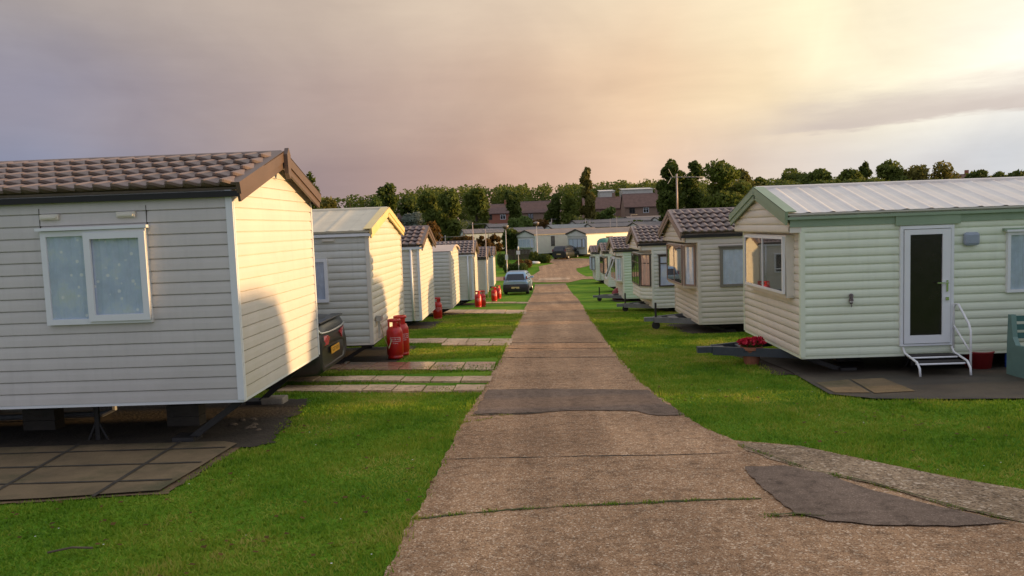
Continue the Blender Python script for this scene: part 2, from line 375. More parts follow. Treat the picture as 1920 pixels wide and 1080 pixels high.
# exposed-aggregate concrete
def aggregate(name, c0, c1, c2, sc=1.0, bump=.5, moss=False):
    m = bpy.data.materials.new(name); m.use_nodes = True; nt = m.node_tree; p = nt.nodes['Principled BSDF']
    tc = nd(nt, 'ShaderNodeTexCoord'); ob = tc.outputs['Object']
    v = nd(nt, 'ShaderNodeTexVoronoi', i_Vector=ob, i_Scale=120*sc); vc = nd(nt, 'ShaderNodeSeparateXYZ', i_0=v.outputs['Color'])
    v2 = nd(nt, 'ShaderNodeTexVoronoi', i_Vector=ob, i_Scale=75*sc); vc2 = nd(nt, 'ShaderNodeSeparateXYZ', i_0=v2.outputs['Color'])
    n1 = nd(nt, 'ShaderNodeTexNoise', i_Vector=ob, i_Scale=.7, i_Detail=7.0, i_Roughness=.6)
    n2 = nd(nt, 'ShaderNodeTexNoise', i_Vector=ob, i_Scale=9.0, i_Detail=8.0, i_Roughness=.7)
    col = ramp(nt, vc.outputs[0], [(0, c0), (.45, c1), (.9, c1), (1, c2)])
    col = mixc(nt, ramp(nt, vc2.outputs[0], [(.90, (0,0,0)), (.95, (.9,.9,.9))], 'CONSTANT' if False else 'LINEAR'), col, c2)
    col = mixc(nt, 1.0, col, ramp(nt, n1.outputs[0], [(.3, (.74,.72,.70)), (.7, (1.12,1.1,1.08))]), 'MULTIPLY')
    col = mixc(nt, 1.0, col, ramp(nt, n2.outputs[0], [(.28, (.45,.43,.41)), (.52, (1.06,1.06,1.06))]), 'MULTIPLY')
    mq = nd(nt, 'ShaderNodeMapping', i_0=ob); mq.inputs['Scale'].default_value = (1.6, .07, 1)
    n5 = nd(nt, 'ShaderNodeTexNoise', i_Vector=mq.outputs[0], i_Scale=1.4, i_Detail=4.0)
    col = mixc(nt, 1.0, col, ramp(nt, n5.outputs[0], [(.35, (.80,.79,.78)), (.65, (1.10,1.10,1.09))]), 'MULTIPLY')
    mp = nd(nt, 'ShaderNodeMapping', i_0=ob); mp.inputs['Scale'].default_value = (1.0, 14, 1)
    n3 = nd(nt, 'ShaderNodeTexNoise', i_Vector=mp.outputs[0], i_Scale=1.2, i_Detail=6.0)
    col = mixc(nt, 1.0, col, ramp(nt, n3.outputs[0], [(.34, (.90,.89,.88)), (.5, (1,1,1))]), 'MULTIPLY')
    nt.links.new(col, p.inputs['Base Color']); p.inputs['Roughness'].default_value = .8; p.inputs['Specular IOR Level'].default_value = .25
    h = mth(nt, 'ADD', v.outputs['Distance'], mth(nt, 'MULTIPLY', n2.outputs[0], .8))
    bp = nd(nt, 'ShaderNodeBump', i_Height=h, i_Strength=bump, i_Distance=.012); nt.links.new(bp.outputs[0], p.inputs['Normal'])
    return m
M['path'] = aggregate('aggregate_concrete', (.20,.112,.058), (.46,.282,.158), (.76,.59,.42))
M['apron'] = aggregate('rough_apron_concrete', (.15,.105,.065), (.40,.29,.185), (.64,.52,.39), .55, .9)
M['tarmac'] = aggregate('asphalt_patch', (.12,.085,.062), (.205,.148,.112), (.32,.245,.19), 1.6, .35)
M['slab'] = aggregate('paving_slab', (.48,.34,.22), (.62,.45,.30), (.70,.54,.40), .9, .2)
M['slab_red'] = mat('wet_red_slab', (.30,.15,.10), .22, .3, 2.5, .1, 30, dirt=(.42,.30,.19), dscale=1.0)
M['patio'] = mat('mossy_patio_slab', (.17,.12,.062), .92, .3, 1.6, .35, 40, dirt=(.075,.068,.028), dscale=1.3)
M['soil_slab'] = mat('wet_patio_shaded_pier', (.06,.048,.034), .6, .35, 1.5, .3, 40, dirt=(.035,.03,.022), dscale=2)
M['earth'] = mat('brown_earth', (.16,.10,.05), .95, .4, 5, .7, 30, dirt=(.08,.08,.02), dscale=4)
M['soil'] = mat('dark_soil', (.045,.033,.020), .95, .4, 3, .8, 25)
M['moss'] = mat('moss_joint', (.075,.075,.02), .95, .5, 6, .8, 40)
M['gap'] = mat('dark_joint', (.05,.04,.028), .95, .4, 6, .4, 40)

# ------------------------------------------------------------------ ground
def axis(parts):
    out = []
    for a, b, s in parts: out += list(np.arange(a, b, s))
    return np.array(out + [parts[-1][1]])
xs = axis([(-1400,-300,100), (-300,-60,20), (-60,-12,4), (-12,22,1), (22,60,4), (60,300,20), (300,1400,100)])
ys = axis([(-60,0,4), (0,100,1.0), (100,300,5), (300,1500,60)])
XX, YY = np.meshgrid(xs, ys); ZZ = terr(XX, YY)
mb = MB(); mb.v = [tuple(v) for v in np.stack([XX, YY, ZZ], -1).reshape(-1, 3)]
nx = len(xs)
mb.f = [(j*nx+i, j*nx+i+1, (j+1)*nx+i+1, (j+1)*nx+i) for j in range(len(ys)-1) for i in range(nx-1)]
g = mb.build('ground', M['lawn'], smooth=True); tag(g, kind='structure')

PL = [(720,1080),(760,1003),(800,935),(826,872),(852,820),(882,772),(906,728),(934,682),(952,645),(974,602),(990,566),(1003,537)]
PR = [(1060,530),(1083,560),(1108,598),(1138,640),(1164,676),(1200,716),(1240,748),(1288,784),(1335,810),(1380,828),(1500,838),(1640,868),(1780,897),(1920,922)]
pl = sorted([G(*p)[::-1] for p in PL]); pr = sorted([G(*p)[::-1] for p in PR])
def edge(tab, y, ext):
    Y = [a for a, b in tab]; X = [b for a, b in tab]
    if y < Y[0]: return X[0] + (y-Y[0])*ext
    return float(np.interp(y, Y, X))
XL = lambda y: edge(pl, y, .02)
XR = lambda y: edge(pr, y, -.95)
def wob(y, s): return .012*math.sin(y*1.7+s)+.010*math.sin(y*6.3+2*s)+.008*math.sin(y*19.7+s)
YEND = 62.0
mb = MB(); rows = []
for y in list(np.arange(-8, 30, .06)) + list(np.arange(30, YEND+.01, .3)):
    a, b = XL(y)+wob(y, 1), XR(y)+wob(y, 4)*(1 if y > 7.6 else .6)
    rows.append([(a+(b-a)*k/8, y, T(a+(b-a)*k/8, y)+.014) for k in range(9)])
mb.grid(rows); tag(mb.build('path', M['path'], smooth=True), kind='structure')
def sheet(name, pts, m, off, pix=True, kind='structure', jit=0.0):
    w = [G(*p) for p in pts] if pix else pts
    mb = MB()
    if jit:
        w2 = []
        for i, p in enumerate(w):
            q = w[(i+1) % len(w)]; n = max(1, int(math.dist(p, q)/.07))
            for k in range(n):
                t = k/n; w2.append((p[0]+(q[0]-p[0])*t+random.uniform(-jit, jit), p[1]+(q[1]-p[1])*t+random.uniform(-jit, jit)))
        w = w2
    mb.quad(*[(x, y, T(x, y)+off) for x, y in w])
    o = mb.build(name, m); bm = bmesh.new(); bm.from_mesh(o.data); bmesh.ops.triangulate(bm, faces=bm.faces); bm.to_mesh(o.data); bm.free()
    return tag(o, kind=kind)
def gsheet(name, polys, m, off, cell):
    """a sheet that follows curved ground: small cells inside outlines"""
    mb = MB()
    for pts in polys:
        P = np.array(pts); x0, y0 = P.min(0); x1, y1 = P.max(0); rows = []
        for y in np.arange(y0+cell/2, y1, cell):
            xsx = []
            for i in range(len(P)):
                (ax, ay), (bx, by) = P[i], P[(i+1) % len(P)]
                if (ay <= y) != (by <= y): xsx.append(ax+(y-ay)/(by-ay)*(bx-ax))
            xsx.sort()
            for a, b in zip(xsx[::2], xsx[1::2]):
                n = max(1, int((b-a)/3)); 
                for k in range(n):
                    u0, u1 = a+(b-a)*k/n, a+(b-a)*(k+1)/n; ya, yb = y-cell/2, y+cell/2
                    mb.quad((u0, ya, T(u0, ya)+off), (u1, ya, T(u1, ya)+off), (u1, yb, T(u1, yb)+off), (u0, yb, T(u0, yb)+off))
    return tag(mb.build(name, m), kind='structure')
sheet('apron', [(1384,832),(1500,840),(1640,870),(1780,899),(1925,924),(2200,985),(2200,1050),(1925,985),(1790,958),(1640,912),(1520,890),(1440,862),(1394,846)], M['apron'], .020, jit=.015)
sheet('asphalt_patch', [(1394,880),(1470,878),(1545,893),(1640,926),(1750,953),(1895,986),(1790,993),(1640,990),(1550,982),(1490,968),(1455,940),(1425,915)], M['tarmac'], .026, jit=.012)
yb = [(915,733),(1040,731),(1215,734),(1248,757),(1283,781),(1235,783),(1190,773),(1120,772),(1050,773),(960,778),(889,779)]
sheet('asphalt_strip', yb, M['tarmac'], .022, jit=.02)
# joints across the path
def strip(name, pts, w, m, off):
    w_ = [G(*p) for p in pts]; mb = MB(); L = []; Rr = []
    fine = []
    for p, q in zip(w_, w_[1:]):
        n = max(2, int(math.dist(p, q)/.05))
        fine += [(p[0]+(q[0]-p[0])*k/n, p[1]+(q[1]-p[1])*k/n) for k in range(n)]
    for i, (x, y) in enumerate(fine):
        ww = w*(.25+1.1*abs(math.sin(i*.21+math.sin(i*.083)*2)))*random.uniform(.6, 1.2); dy = random.uniform(-.008, .008)
        L.append((x, y-ww/2+dy, T(x, y-ww/2)+off)); Rr.append((x, y+ww/2+dy, T(x, y+ww/2)+off))
    mb.grid([L, Rr]); return tag(mb.build(name, m), kind='structure')
strip('moss_joint', [(770,978),(860,968),(950,960),(1060,953),(1180,948),(1300,942),(1440,938)], .028, M['moss'], .019)
strip('moss_joint', [(1386,838),(1440,858),(1520,886),(1640,912),(1790,956),(1915,985)], .035, M['moss'], .031)
strip('moss_joint', [(1420,972),(1500,970),(1560,976)], .022, M['moss'], .030)
strip('path_joint', [(832,864),(950,861),(1100,858),(1250,856),(1385,852)], .018, M['gap'], .018)
strip('path_joint', [(884,781),(960,780),(1050,774)], .04, M['gap'], .024)
for py in (644, 603, 583, 568, 555, 545, 672, 655):
    xa = np.interp(py, [530,560,600,640,680], [1007,994,976,954,935]); xb = np.interp(py, [530,560,600,640,680], [1062,1084,1110,1138,1168])
    strip('path_joint', [(xa,py),(xb,py-1)], .05 if py > 600 else .09, M['gap'], .019)
# wide junction beyond
R_ = lambda L: [G(*p) for p in L]
gsheet('road', [R_([(1004,530),(1066,530),(1092,524),(1180,522),(1180,516),(1100,519),(1083,510),(1080,504),(1100,500),(1120,492),(1120,486),(1060,484),(1030,486),(1018,492),(1040,494),(1010,500),(1012,508),(1000,516),(930,520),(700,519),(700,526),(930,527),(985,527)])], M['path'], .03, .12)
sheet('worn_slab', R_([(1008,527),(1066,525),(1070,522),(1040,521),(1012,523)]), M['slab'], .05, False)
# patios, soil under the vans and stepping slabs
pat = R_([(-330,975),(-30,958),(160,950),(300,925),(375,880),(445,836),(420,832),(340,833),(0,842),(-330,860)])
sheet('patio', [(-9,6.0),(-6.2,6.15),(-4.2,6.3)] + pat[3:7] + [(-9,8.3)], M['patio'], .03, False)
def patx(y):
    c = [a[0]+(y-a[1])/(b[1]-a[1])*(b[0]-a[0]) for a, b in zip(pat[3:6], pat[4:7]) if min(a[1],b[1]) <= y <= max(a[1],b[1]) and abs(a[1]-b[1]) > 1e-6]
    return max(c) if c else -4.0
PATP = [(-9,6.0),(-6.2,6.15),(-4.2,6.3)] + pat[3:7] + [(-9,8.3)]
cx_ = sum(a for a, b in PATP)/len(PATP); cy_ = sum(b for a, b in PATP)/len(PATP)
RING = [(cx_+(a-cx_)*1.045, cy_+(b-cy_)*1.06) for a, b in PATP]
sheet('bare_soil', RING, M['earth'], .012, False, jit=.02)
mb = MB()
for px in ((174,938,340,833),(-60,958,150,838),(-260,965,-20,840)):
    a, b = G(px[0], px[1]), G(px[2], px[3]); mb.quad((a[0]-.02,a[1],T(*a)+.036),(a[0]+.02,a[1],T(*a)+.036),(b[0]+.02,b[1],T(*b)+.036),(b[0]-.02,b[1],T(*b)+.036))
for y in (6.75, 7.35, 7.95):
    xe = patx(y); n = 30; xs_ = np.linspace(-8, xe-.05, n)
    mb.grid([[(x, y-.02+.006*math.sin(x*9), T(x,y-.02)+.036) for x in xs_], [(x, y+.02+.006*math.sin(x*7), T(x,y+.02)+.036) for x in xs_]])
tag(mb.build('patio_joint', M['gap']), kind='structure')
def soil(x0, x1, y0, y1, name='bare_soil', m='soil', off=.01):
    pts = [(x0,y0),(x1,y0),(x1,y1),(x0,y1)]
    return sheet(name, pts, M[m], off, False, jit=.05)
slabrows = []
def slabs(x0, x1, y, d, n, m='slab', skew=0.0):
    mb = MB(); st = (x1-x0)/n
    for k in range(n):
        a, b = x0+k*st+.012, x0+(k+1)*st-.012; j = random.uniform(-.02, .02); dz = random.uniform(-.012, .004)
        q = [(a,y+j+skew*(a-x0)),(b,y+j+skew*(b-x0)),(b,y+d+j+skew*(b-x0)),(a,y+d+j+skew*(a-x0))]
        bz = [(px_, py_, T(px_, py_)+.035+dz) for px_, py_ in q]; lo = [(px_, py_, T(px_, py_)-.05) for px_, py_ in q]
        mb.quad(*bz)
        for i in range(4): mb.quad(lo[i], lo[(i+1)%4], bz[(i+1)%4], bz[i])
    tag(mb.build('slab_path', M[m]), kind='structure'); slabrows.append((x0, x1, y-.01, y+d+.03))
def slab_px(xa, xb, yt, ybm, n, m='slab'):
    a = G(xa, ybm); b = G(xb, ybm); c = G(xb, yt)
    slabs(a[0], b[0], min(a[1], b[1]), c[1]-b[1], n, m, (b[1]-a[1])/(b[0]-a[0]))
slab_px(540, 912, 714, 724, 7); slab_px(560, 926, 697, 705, 7); slab_px(600, 930, 671, 684, 6, 'slab_red')
slab_px(760, 962, 630, 638, 5); slab_px(830, 958, 641, 645, 4); slab_px(780, 988, 575, 581, 6); slab_px(905, 992, 564, 566, 4); 

# ------------------------------------------------------------------ caravans
def siding(mb, F, width, z0, z1, board, prof, lohi=None):
    """horizontal boards as real relief; lohi(z)->(u0,u1) clips to a gable"""
    lohi = lohi or (lambda z: (0, width))
    if prof == 'ship': S = [(0,.016),(.82,.010),(.86,-.010),(.99,-.010)]
    elif prof == 'flat': S = [(0,.016),(.5,.013),(.90,.007),(.925,-.006),(.995,-.006)]
    else: S = [(0,.0),(.06,.008),(.18,.013),(.42,.015),(.68,.011),(.88,.003),(.945,-.006),(.99,-.006)]
    z = z0; rows = []
    while z < z1-1e-4:
        for t, o in S:
            zz_ = min(z+t*board, z1); a, b = lohi(zz_)
            rows.append((F.p(a, zz_, o), F.p(b, zz_, o)))
            if zz_ >= z1: break
        z += board
    mb.grid(rows)
def tile_slope(mb, F, length, slope, nc, per, amp=.055, flip=1):
    c = slope/nc; nu = int(length/per*10)+1; us = np.linspace(0, length, nu)
    def prof(u):
        t = (u/per*flip) % 1.0
        return amp*(.5-.5*math.cos(t/.68*PI) if t < .68 else .5+.5*math.cos((t-.68)/.32*PI))
    w = np.array([prof(u) for u in us])
    for k in range(nc):
        v0, v1 = k*c, (k+1)*c; sh = .07*(w/amp)
        mb.grid([[F.p(u, v0-s+.07, x*.4-.01) for u, x, s in zip(us, w, sh)], [F.p(u, v0-s, x+.022) for u, x, s in zip(us, w, sh)], [F.p(u, v0-s, x+.052) for u, x, s in zip(us, w, sh)],
                 [F.p(u, v0-s+.02, x+.056) for u, x, s in zip(us, w, sh)], [F.p(u, v1, x+.002) for u, x in zip(us, w)]])
def rib_slope(mb, F, length, slope, per, rh=.012):
    us = []; ns = []; u = 0
    while u < length:
        for d, n in ((0,0),(.3,rh*.25),(.55,0),(.70,rh*.3),(.82,rh),(.90,rh),(.995,0)):
            us.append(min(u+d*per, length)); ns.append(n)
        u += per
    mb.grid([[F.p(a, slope*v, n+.02) for a, n in zip(us, ns)] for v in (0, .5, 1)])
    mb.box(F, 0, length, 0, slope, -.01, .015)
def window(par, F, u0, u1, v0, v1, frame='white', fw=.05, mull=(), trans=(), curtain='curtain', slide=False, head=False, dep=.06, glassm='glass', open_=0.0, back='interior', gather=True):
    mb = MB(); a, b = -.005, dep
    mb.box(F, u0, u1, v0, v0+fw, a, b); mb.box(F, u0, u1, v1-fw, v1, a, b)
    mb.box(F, u0, u0+fw, v0+fw, v1-fw, a, b); mb.box(F, u1-fw, u1, v0+fw, v1-fw, a, b)
    for t in mull: mb.box(F, u0+(u1-u0)*t-fw*.5, u0+(u1-u0)*t+fw*.5, v0+fw, v1-fw, a, b-.004)
    for t in trans: mb.box(F, u0+fw, u1-fw, v0+(v1-v0)*t-fw*.4, v0+(v1-v0)*t+fw*.4, a, b-.008)
    if head: mb.box(F, u0-.03, u1+.03, v1+.004, v1+.035, a, b+.035)
    w = mb.build('window', M[frame], par)
    if slide:   # the outer sliding sash stands proud
        m_ = (u0+u1)/2-.03; mb = MB(); x0, x1 = slide; f2 = fw*1.15
        for q in ((x0,x1,v0+.03,v0+.03+f2),(x0,x1,v1-.03-f2,v1-.03),(x0,x0+f2,v0+.03+f2,v1-.03-f2),(x1-f2,x1,v0+.03+f2,v1-.03-f2)): mb.box(F, *q, dep-.006, dep+.025)
        mb.build('sash', M[frame], w)
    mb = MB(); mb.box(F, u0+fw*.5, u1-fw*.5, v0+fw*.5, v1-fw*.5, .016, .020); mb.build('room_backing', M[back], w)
    if curtain:
        mb = MB(); n = int((u1-u0)/.012); us = np.linspace(u0+fw, u1-fw, n); ph = random.uniform(0, 9)
        cut = (us[0]+.10*(u1-u0)) if gather else us[0]
        rows = []
        for t in np.linspace(0, 1, 5):
            row = []
            for u in us:
                uu = u + (.0 if not gather else .018*math.sin(2.2*t)*math.sin(u*4+ph))
                row.append(F.p(min(max(uu, u0+fw*.8), u1-fw*.8), v0+fw+(v1-v0-2*fw)*t, .032+.0075*math.sin(u*46+ph+1.5*math.sin(u*9))+.003*math.sin(u*151)))
            rows.append(row)
        mb.grid(rows); mb.build('curtain', M[curtain], w, smooth=True)
    mb = MB(); mb.quad(F.p(u0+fw*.9, v0+fw*.9, dep-.012), F.p(u1-fw*.9, v0+fw*.9, dep-.012), F.p(u1-fw*.9, v1-fw*.9, dep-.012), F.p(u0+fw*.9, v1-fw*.9, dep-.012))
    mb.build('pane', M[glassm], w)
    return w
class Van: pass
def caravan(lab, x, yn, yf, zb, h, rise, L, side, wall, board=.125, prof='ship', endwall=None, roof='tile', roofm='tile', trim='white', barge='brown_trim', gut='black_trim',
            hood=0.0, per=.30, finial=False, loc=None, rz=None, group='static caravans in the two rows', fascia=None, legs=True, courses=None, gdrop=.27, guth=.07, bargeh=.15, oh=.10, name='static_caravan', hitch=False):
    """side -1: left row (body runs to -X), +1: right row. Local x runs away from the path end, local z up from ground level at the path end."""
    v = Van(); w = yf-yn; yc = (yn+yf)/2
    zg = T(x, yc) if loc is None else loc[2]
    r = root(name, (x, yc, zg) if loc is None else loc, (0 if side > 0 else PI) if rz is None else rz, lab, 'caravan', group)
    v.r = r; v.w = w; v.h = h; zb = zb-zg; v.zb = zb; sg = -1 if side > 0 else 1; v.sg = sg   # near face at y = sg*w/2
    v.near = Fr((0, sg*w/2, zb), (1,0,0), (0,0,1), (0,sg,0)); v.far = Fr((0, -sg*w/2, zb), (1,0,0), (0,0,1), (0,-sg,0))
    v.end = Fr((0, sg*w/2, zb), (0,-sg,0), (0,0,1), (-1,0,0))       # u from near corner to far corner
    v.back = Fr((L, sg*w/2, zb), (0,-sg,0), (0,0,1), (1,0,0))
    if roof == 'bow': top = lambda u: h+rise*(1-((u-w/2)/(w/2))**2)**.75
    def lohi(z):
        if z <= h: return (0, w)
        if roof == 'bow':
            k = min(1, (z-h)/rise); d = w/2*math.sqrt(max(0, 1-k**(1/.75)))
        else: d = w/2*max(0, (h+rise-z)/rise)
        return (w/2-d, w/2+d)
    mb = MB(); siding(mb, v.near, L, 0, h, board, prof); siding(mb, v.far, L, 0, h, board, prof); siding(mb, v.back, w, 0, h+rise, board, prof, lohi)
    ew = M[endwall or wall]; wm = M[wall]
    ob_ = mb.build('wall', wm, r)
    mb = MB(); hg = h-gdrop
    siding(mb, v.end, w, 0, hg if hood else h+rise, board, prof, lohi)
    if hood:
        E2 = Fr(v.end.p(0, 0, hood), v.end.U, v.end.V, v.end.N); siding(mb, E2, w, hg, h+rise, board, prof, lohi)
        mb.quad(v.end.p(0, hg), v.end.p(w, hg), E2.p(w, hg), E2.p(0, hg))
        mb.box(v.near, -hood, 0, hg, h, -.02, .012); mb.box(v.far, -hood, 0, hg, h, -.02, .012)
    mb.build('end_wall', ew, r)
    mb = MB(); tw = .05; hh = hg if hood else h
    mb.box(v.near, -.022, tw, -.01, hh, -.01, .024); mb.box(v.end, tw*0-.0, tw*.7, -.01, hh, .012, .026); mb.box(v.end, w-.03, w+.02, -.01, hh, .0, .022)
    mb.box(v.near, L-tw, L+.02, -.01, h, -.01, .024); mb.box(v.near, 0, L, -.035, .0, -.02, .010); mb.box(v.end, 0, w, -.035, .0, -.02, .010)
    mb.build('corner_trim', M[trim], r)
    # roof
    ohe = oh+hood; ov = .07; mb = MB(); cs = math.sqrt((w/2)**2+rise**2); cu_, cv_ = (w/2)/cs, rise/cs
    if roof == 'bow':
        n = 16; R0 = []; 
        for k in range(n+1):
            u = -.03+(w+.06)*k/n; zt = top(min(max(u, 0), w))+.02
            R0.append((u, zt))
        for a, dz in ((0, 0),):
            rows = [[v.end.p(u, z, -xx) for u, z in R0] for xx in (-ohe, L*.3, L*.6, L+oh)]
            mb.grid(rows); mb.grid([[v.end.p(u, z-.07, ohe) for u, z in R0], [v.end.p(u, z, ohe) for u, z in R0]])
        mb.build('roof', M[roofm], r, smooth=True)
    else:
        for s_, base in ((1, v.near), (-1, v.far)):
            up_ = base.N*-cu_ + Vector((0,0,cv_)); nn = base.N*cv_ + Vector((0,0,cu_))
            O = base.p(-ohe, h) - up_*ov + nn*.02
            F = Fr(O, (1,0,0), up_, nn)
            if roof == 'tile': tile_slope(mb, F, L+ohe+oh, cs+ov, courses or 5, per, .055, 1 if side < 0 else -1)
            else: rib_slope(mb, F, L+ohe+oh, cs+ov, per, .006 if roofm == 'cream_roof' else .014)
            if roof == 'tile': mb.box(F, .02, L+ohe+oh-.02, .03, cs+ov-.01, -.03, -.004)
        mb.tube([(-ohe, 0, zb+h+rise+.03), (L+oh, 0, zb+h+rise+.03)], .055, 8)
        mb.build('roof', M[roofm], r)
        mb = MB()
        for base in (v.near, v.far):
            up_ = base.N*-cu_ + Vector((0,0,cv_)); nn = base.N*cv_ + Vector((0,0,cu_))
            F = Fr(base.p(-ohe, h) - up_*(ov+.02) + nn*.02, up_, nn, (-1,0,0))
            mb.box(F, 0, cs+ov+.02, -bargeh, .045, 0, .028); mb.box(F, 0, cs+ov+.02, -bargeh*.45, .055, .028, .045)
            mb.box(F, 0, cs+ov+.02, .045, .058, -.12, .045)
        mb.build('bargeboard', M[barge], r)
        mb = MB()
        for base in (v.near, v.far):
            mb.box(base, -ohe-.02, L+oh, h-.035-guth, h-.035, .012, .075)
            if fascia: pass
        mb.build('gutter', M[gut], r)
        if finial:
            F = Fr((-ohe-.045, 0, zb+h+rise), (0,1,0), (0,0,1), (-1,0,0)); mb = MB()
            pts = [(-.05,-.2),(0,-.27),(.05,-.2),(.065,.03),(0,.11),(-.065,.03)]
            mb.quad(*[F.p(a, b, .05) for a, b in pts])
            for i in range(6): mb.quad(F.p(*pts[i], 0), F.p(*pts[(i+1)%6], 0), F.p(*pts[(i+1)%6], .05), F.p(*pts[i], .05))
            mb.build('finial', M[barge], r)
    # chassis
    mb = MB(); mb.box(v.near, .05, L-.05, -.03, -.004, -w+.05, -.05)
    for yy in (-w*.28, -w*.72): mb.box(v.near, .3, L-.3, -.20, -.03, yy-.04, yy+.04)
    mb.build('chassis', M['chassis'], r)
    gz = lambda px_, py_: T(*((r.matrix_basis @ Vector((px_, py_, 0))).xy)) - zg - zb
    if legs:
        for yy in (.35, w-.35):
            q = v.end.p(yy, -.05, -.10); fx, fy = (v.end.p(yy, 0, -.80)).xy; mb = MB()
            g_ = gz(fx, fy)+zb
            mb.bar(q, (fx, fy, g_), .07); mb.box(WORLD, fx-.12, fx+.12, fy-.12, fy+.12, g_-.02, g_+.07); mb.build('corner_steady', M['chassis'], r)
        for xx in (L*.45, L*.55):
            for s_ in (.12, w-.32):
                c = v.near.p(xx, 0, -s_); g_ = gz(c.x, c.y)+zb
                mb = MB(); mb.lathe([(0,-.09),(.27,-.09),(.3,-.05),(.3,.05),(.27,.09),(0,.09)], (c.x, c.y, g_+.3), 18, axis='y'); mb.build('road_wheel', M['tyre'], r)
        for xx in (1.9, 4.2):
            c = v.near.p(xx, 0, -.5); g_ = gz(c.x, c.y)+zb; mb = MB(); mb.tube([(c.x, c.y, zb-.05), (c.x, c.y, g_)], .03, 6); mb.bar((c.x-.12, c.y, g_), (c.x, c.y, g_+.25), .02); mb.bar((c.x+.12, c.y, g_), (c.x, c.y, g_+.25), .02); mb.build('axle_stand', M['chassis'], r)
        if L > 9 and yn < 16:
            for xx in (1.2, 3.0, 5.2):
                c = v.near.p(xx, 0, -w*.42); g_ = gz(c.x, c.y)+zb; mb = MB(); z_ = g_
                while z_ < zb-.32: mb.box(WORLD, c.x-.2, c.x+.2, c.y-.1, c.y+.1, z_, z_+.135); z_ += .14
                mb.build('block_pier', M['soil_slab'], r)  # piers coloured dark, standing in for the shade beneath the van
            c = v.near.p(2.4, 0, -w*.6); g_ = gz(c.x, c.y)+zb; mb = MB(); mb.tube([(c.x, c.y, zb-.03),(c.x, c.y, g_+.14),(c.x+.15, c.y, g_+.08),(c.x+3, c.y, g_+.06)], .04, 8); mb.build('waste_pipe', M['galv'], r)
    if hitch:
        zz_ = zb-hitch[1]; mb = MB(); Lh = hitch[0]
        for yy in (-.55, .55): mb.box(Fr((0, yy*1.0, zz_), (-1, -yy/ Lh*.85, 0), (0,1,0), (0,0,1)), -.6, Lh, -.03, .03, -.08, .06)
        mb.box(Fr((-Lh-.05, 0, zz_), (1,0,0), (0,1,0), (0,0,1)), -.2, .25, -.06, .06, -.05, .05)
        mb.box(Fr((0, 0, zz_+.02), (1,0,0), (0,1,0), (0,0,1)), -Lh*.55, -Lh*.3, -.35, .35, -.02, .02)
        mb.build('drawbar', M[hitch[2]], r)
        if not hitch[3]: v.r = r; return v
        mb = MB(); c = (-Lh+.05, 0); g_ = gz(*c)+zb
        mb.tube([(c[0], c[1], zz_+.42), (c[0], c[1], g_+.10)], .028, 8); mb.lathe([(0,-.04),(.10,-.04),(.11,0),(.10,.04),(0,.04)], (c[0], c[1], g_+.11), 14, axis='y'); mb.build('jockey_wheel', M['chassis'], r)
    return v
def vent(v, u, z, w=.2, h=.06):
    mb = MB(); mb.box(v.near, u, u+w, z, z+h, .012, .045); mb.box(v.near, u+.015, u+w-.015, z+.012, z+h-.02, .045, .058); mb.build('wall_vent', M['white'] if False else M['pale'], v.r, bevel=.006)
def drainpipe(v, u, z0=-.02, m='white'):
    mb = MB(); p = v.near.p(u, 0, .05)
    mb.tube([(p.x, p.y, v.zb+z0), (p.x, p.y, v.zb+v.h-.08)], .036, 8); mb.build('drainpipe', M[m], v.r, smooth=True)
def bay(v, u0, u1, v0, v1, d, ch, wallm, frame, curtain, nm='bay', mull=(.5,), trans=(), side=True, low=None, sidecurt=None, lowboards=False):
    """bay window on the path end: plan trapezoid; the front and the near splay are glazed"""
    F = v.end; low = v0-.06 if low is None else low
    pl_ = [(u0, 0), (u0+ch, d), (u1-ch, d), (u1, 0)]
    mb = MB(); t = v1+.02
    for (a, an), (b, bn) in zip(pl_, pl_[1:]):
        A_, B_ = F.p(a, 0, an), F.p(b, 0, bn); U = (B_-A_); Lq = U.length; U.normalize(); N = Vector((0,0,1)).cross(U); 
        if N.dot(F.N) < -1e-6 or (abs(N.dot(F.N)) < 1e-6 and N.dot(F.U)*(1 if a > (u0+u1)/2 else -1) < 0): N = -N
        f = Fr((A_.x, A_.y, v.zb), U, (0,0,1), N)
        if lowboards: siding(mb, f, Lq, low, v0-.03, .125, 'wave')
        else: mb.quad(f.p(0, low), f.p(Lq, low), f.p(Lq, v0-.03), f.p(0, v0-.03))
        mb.quad(f.p(0, v0-.03, .01), f.p(Lq, v0-.03, .01), f.p(Lq, t, .0), f.p(0, t, .0))
    mb.quad(*[F.p(a, low, n) for a, n in pl_]); mb.quad(*[F.p(a, t, n) for a, n in pl_])
    bo = mb.build('bay', M[wallm], v.r)
    def face(i):
        (a, an), (b, bn) = pl_[i], pl_[i+1]; A_, B_ = F.p(a, 0, an), F.p(b, 0, bn); U = B_-A_; Lq = U.length; U.normalize(); N = Vector((0,0,1)).cross(U)
        cen = F.p((u0+u1)/2, 0, -1.0)
        if N.dot((A_+B_)/2-cen) < 0: N = -N
        return Fr((A_.x, A_.y, v.zb), U, (0,0,1), N), Lq
    f, Lq = face(1); window(bo, f, .03, Lq-.03, v0, v1, frame, .04, mull, trans, curtain, dep=.045)
    if side:
        f, Lq = face(0); window(bo, f, .03, Lq-.03, v0, v1, frame, .04, (), trans, sidecurt or curtain, dep=.045)
    return bo
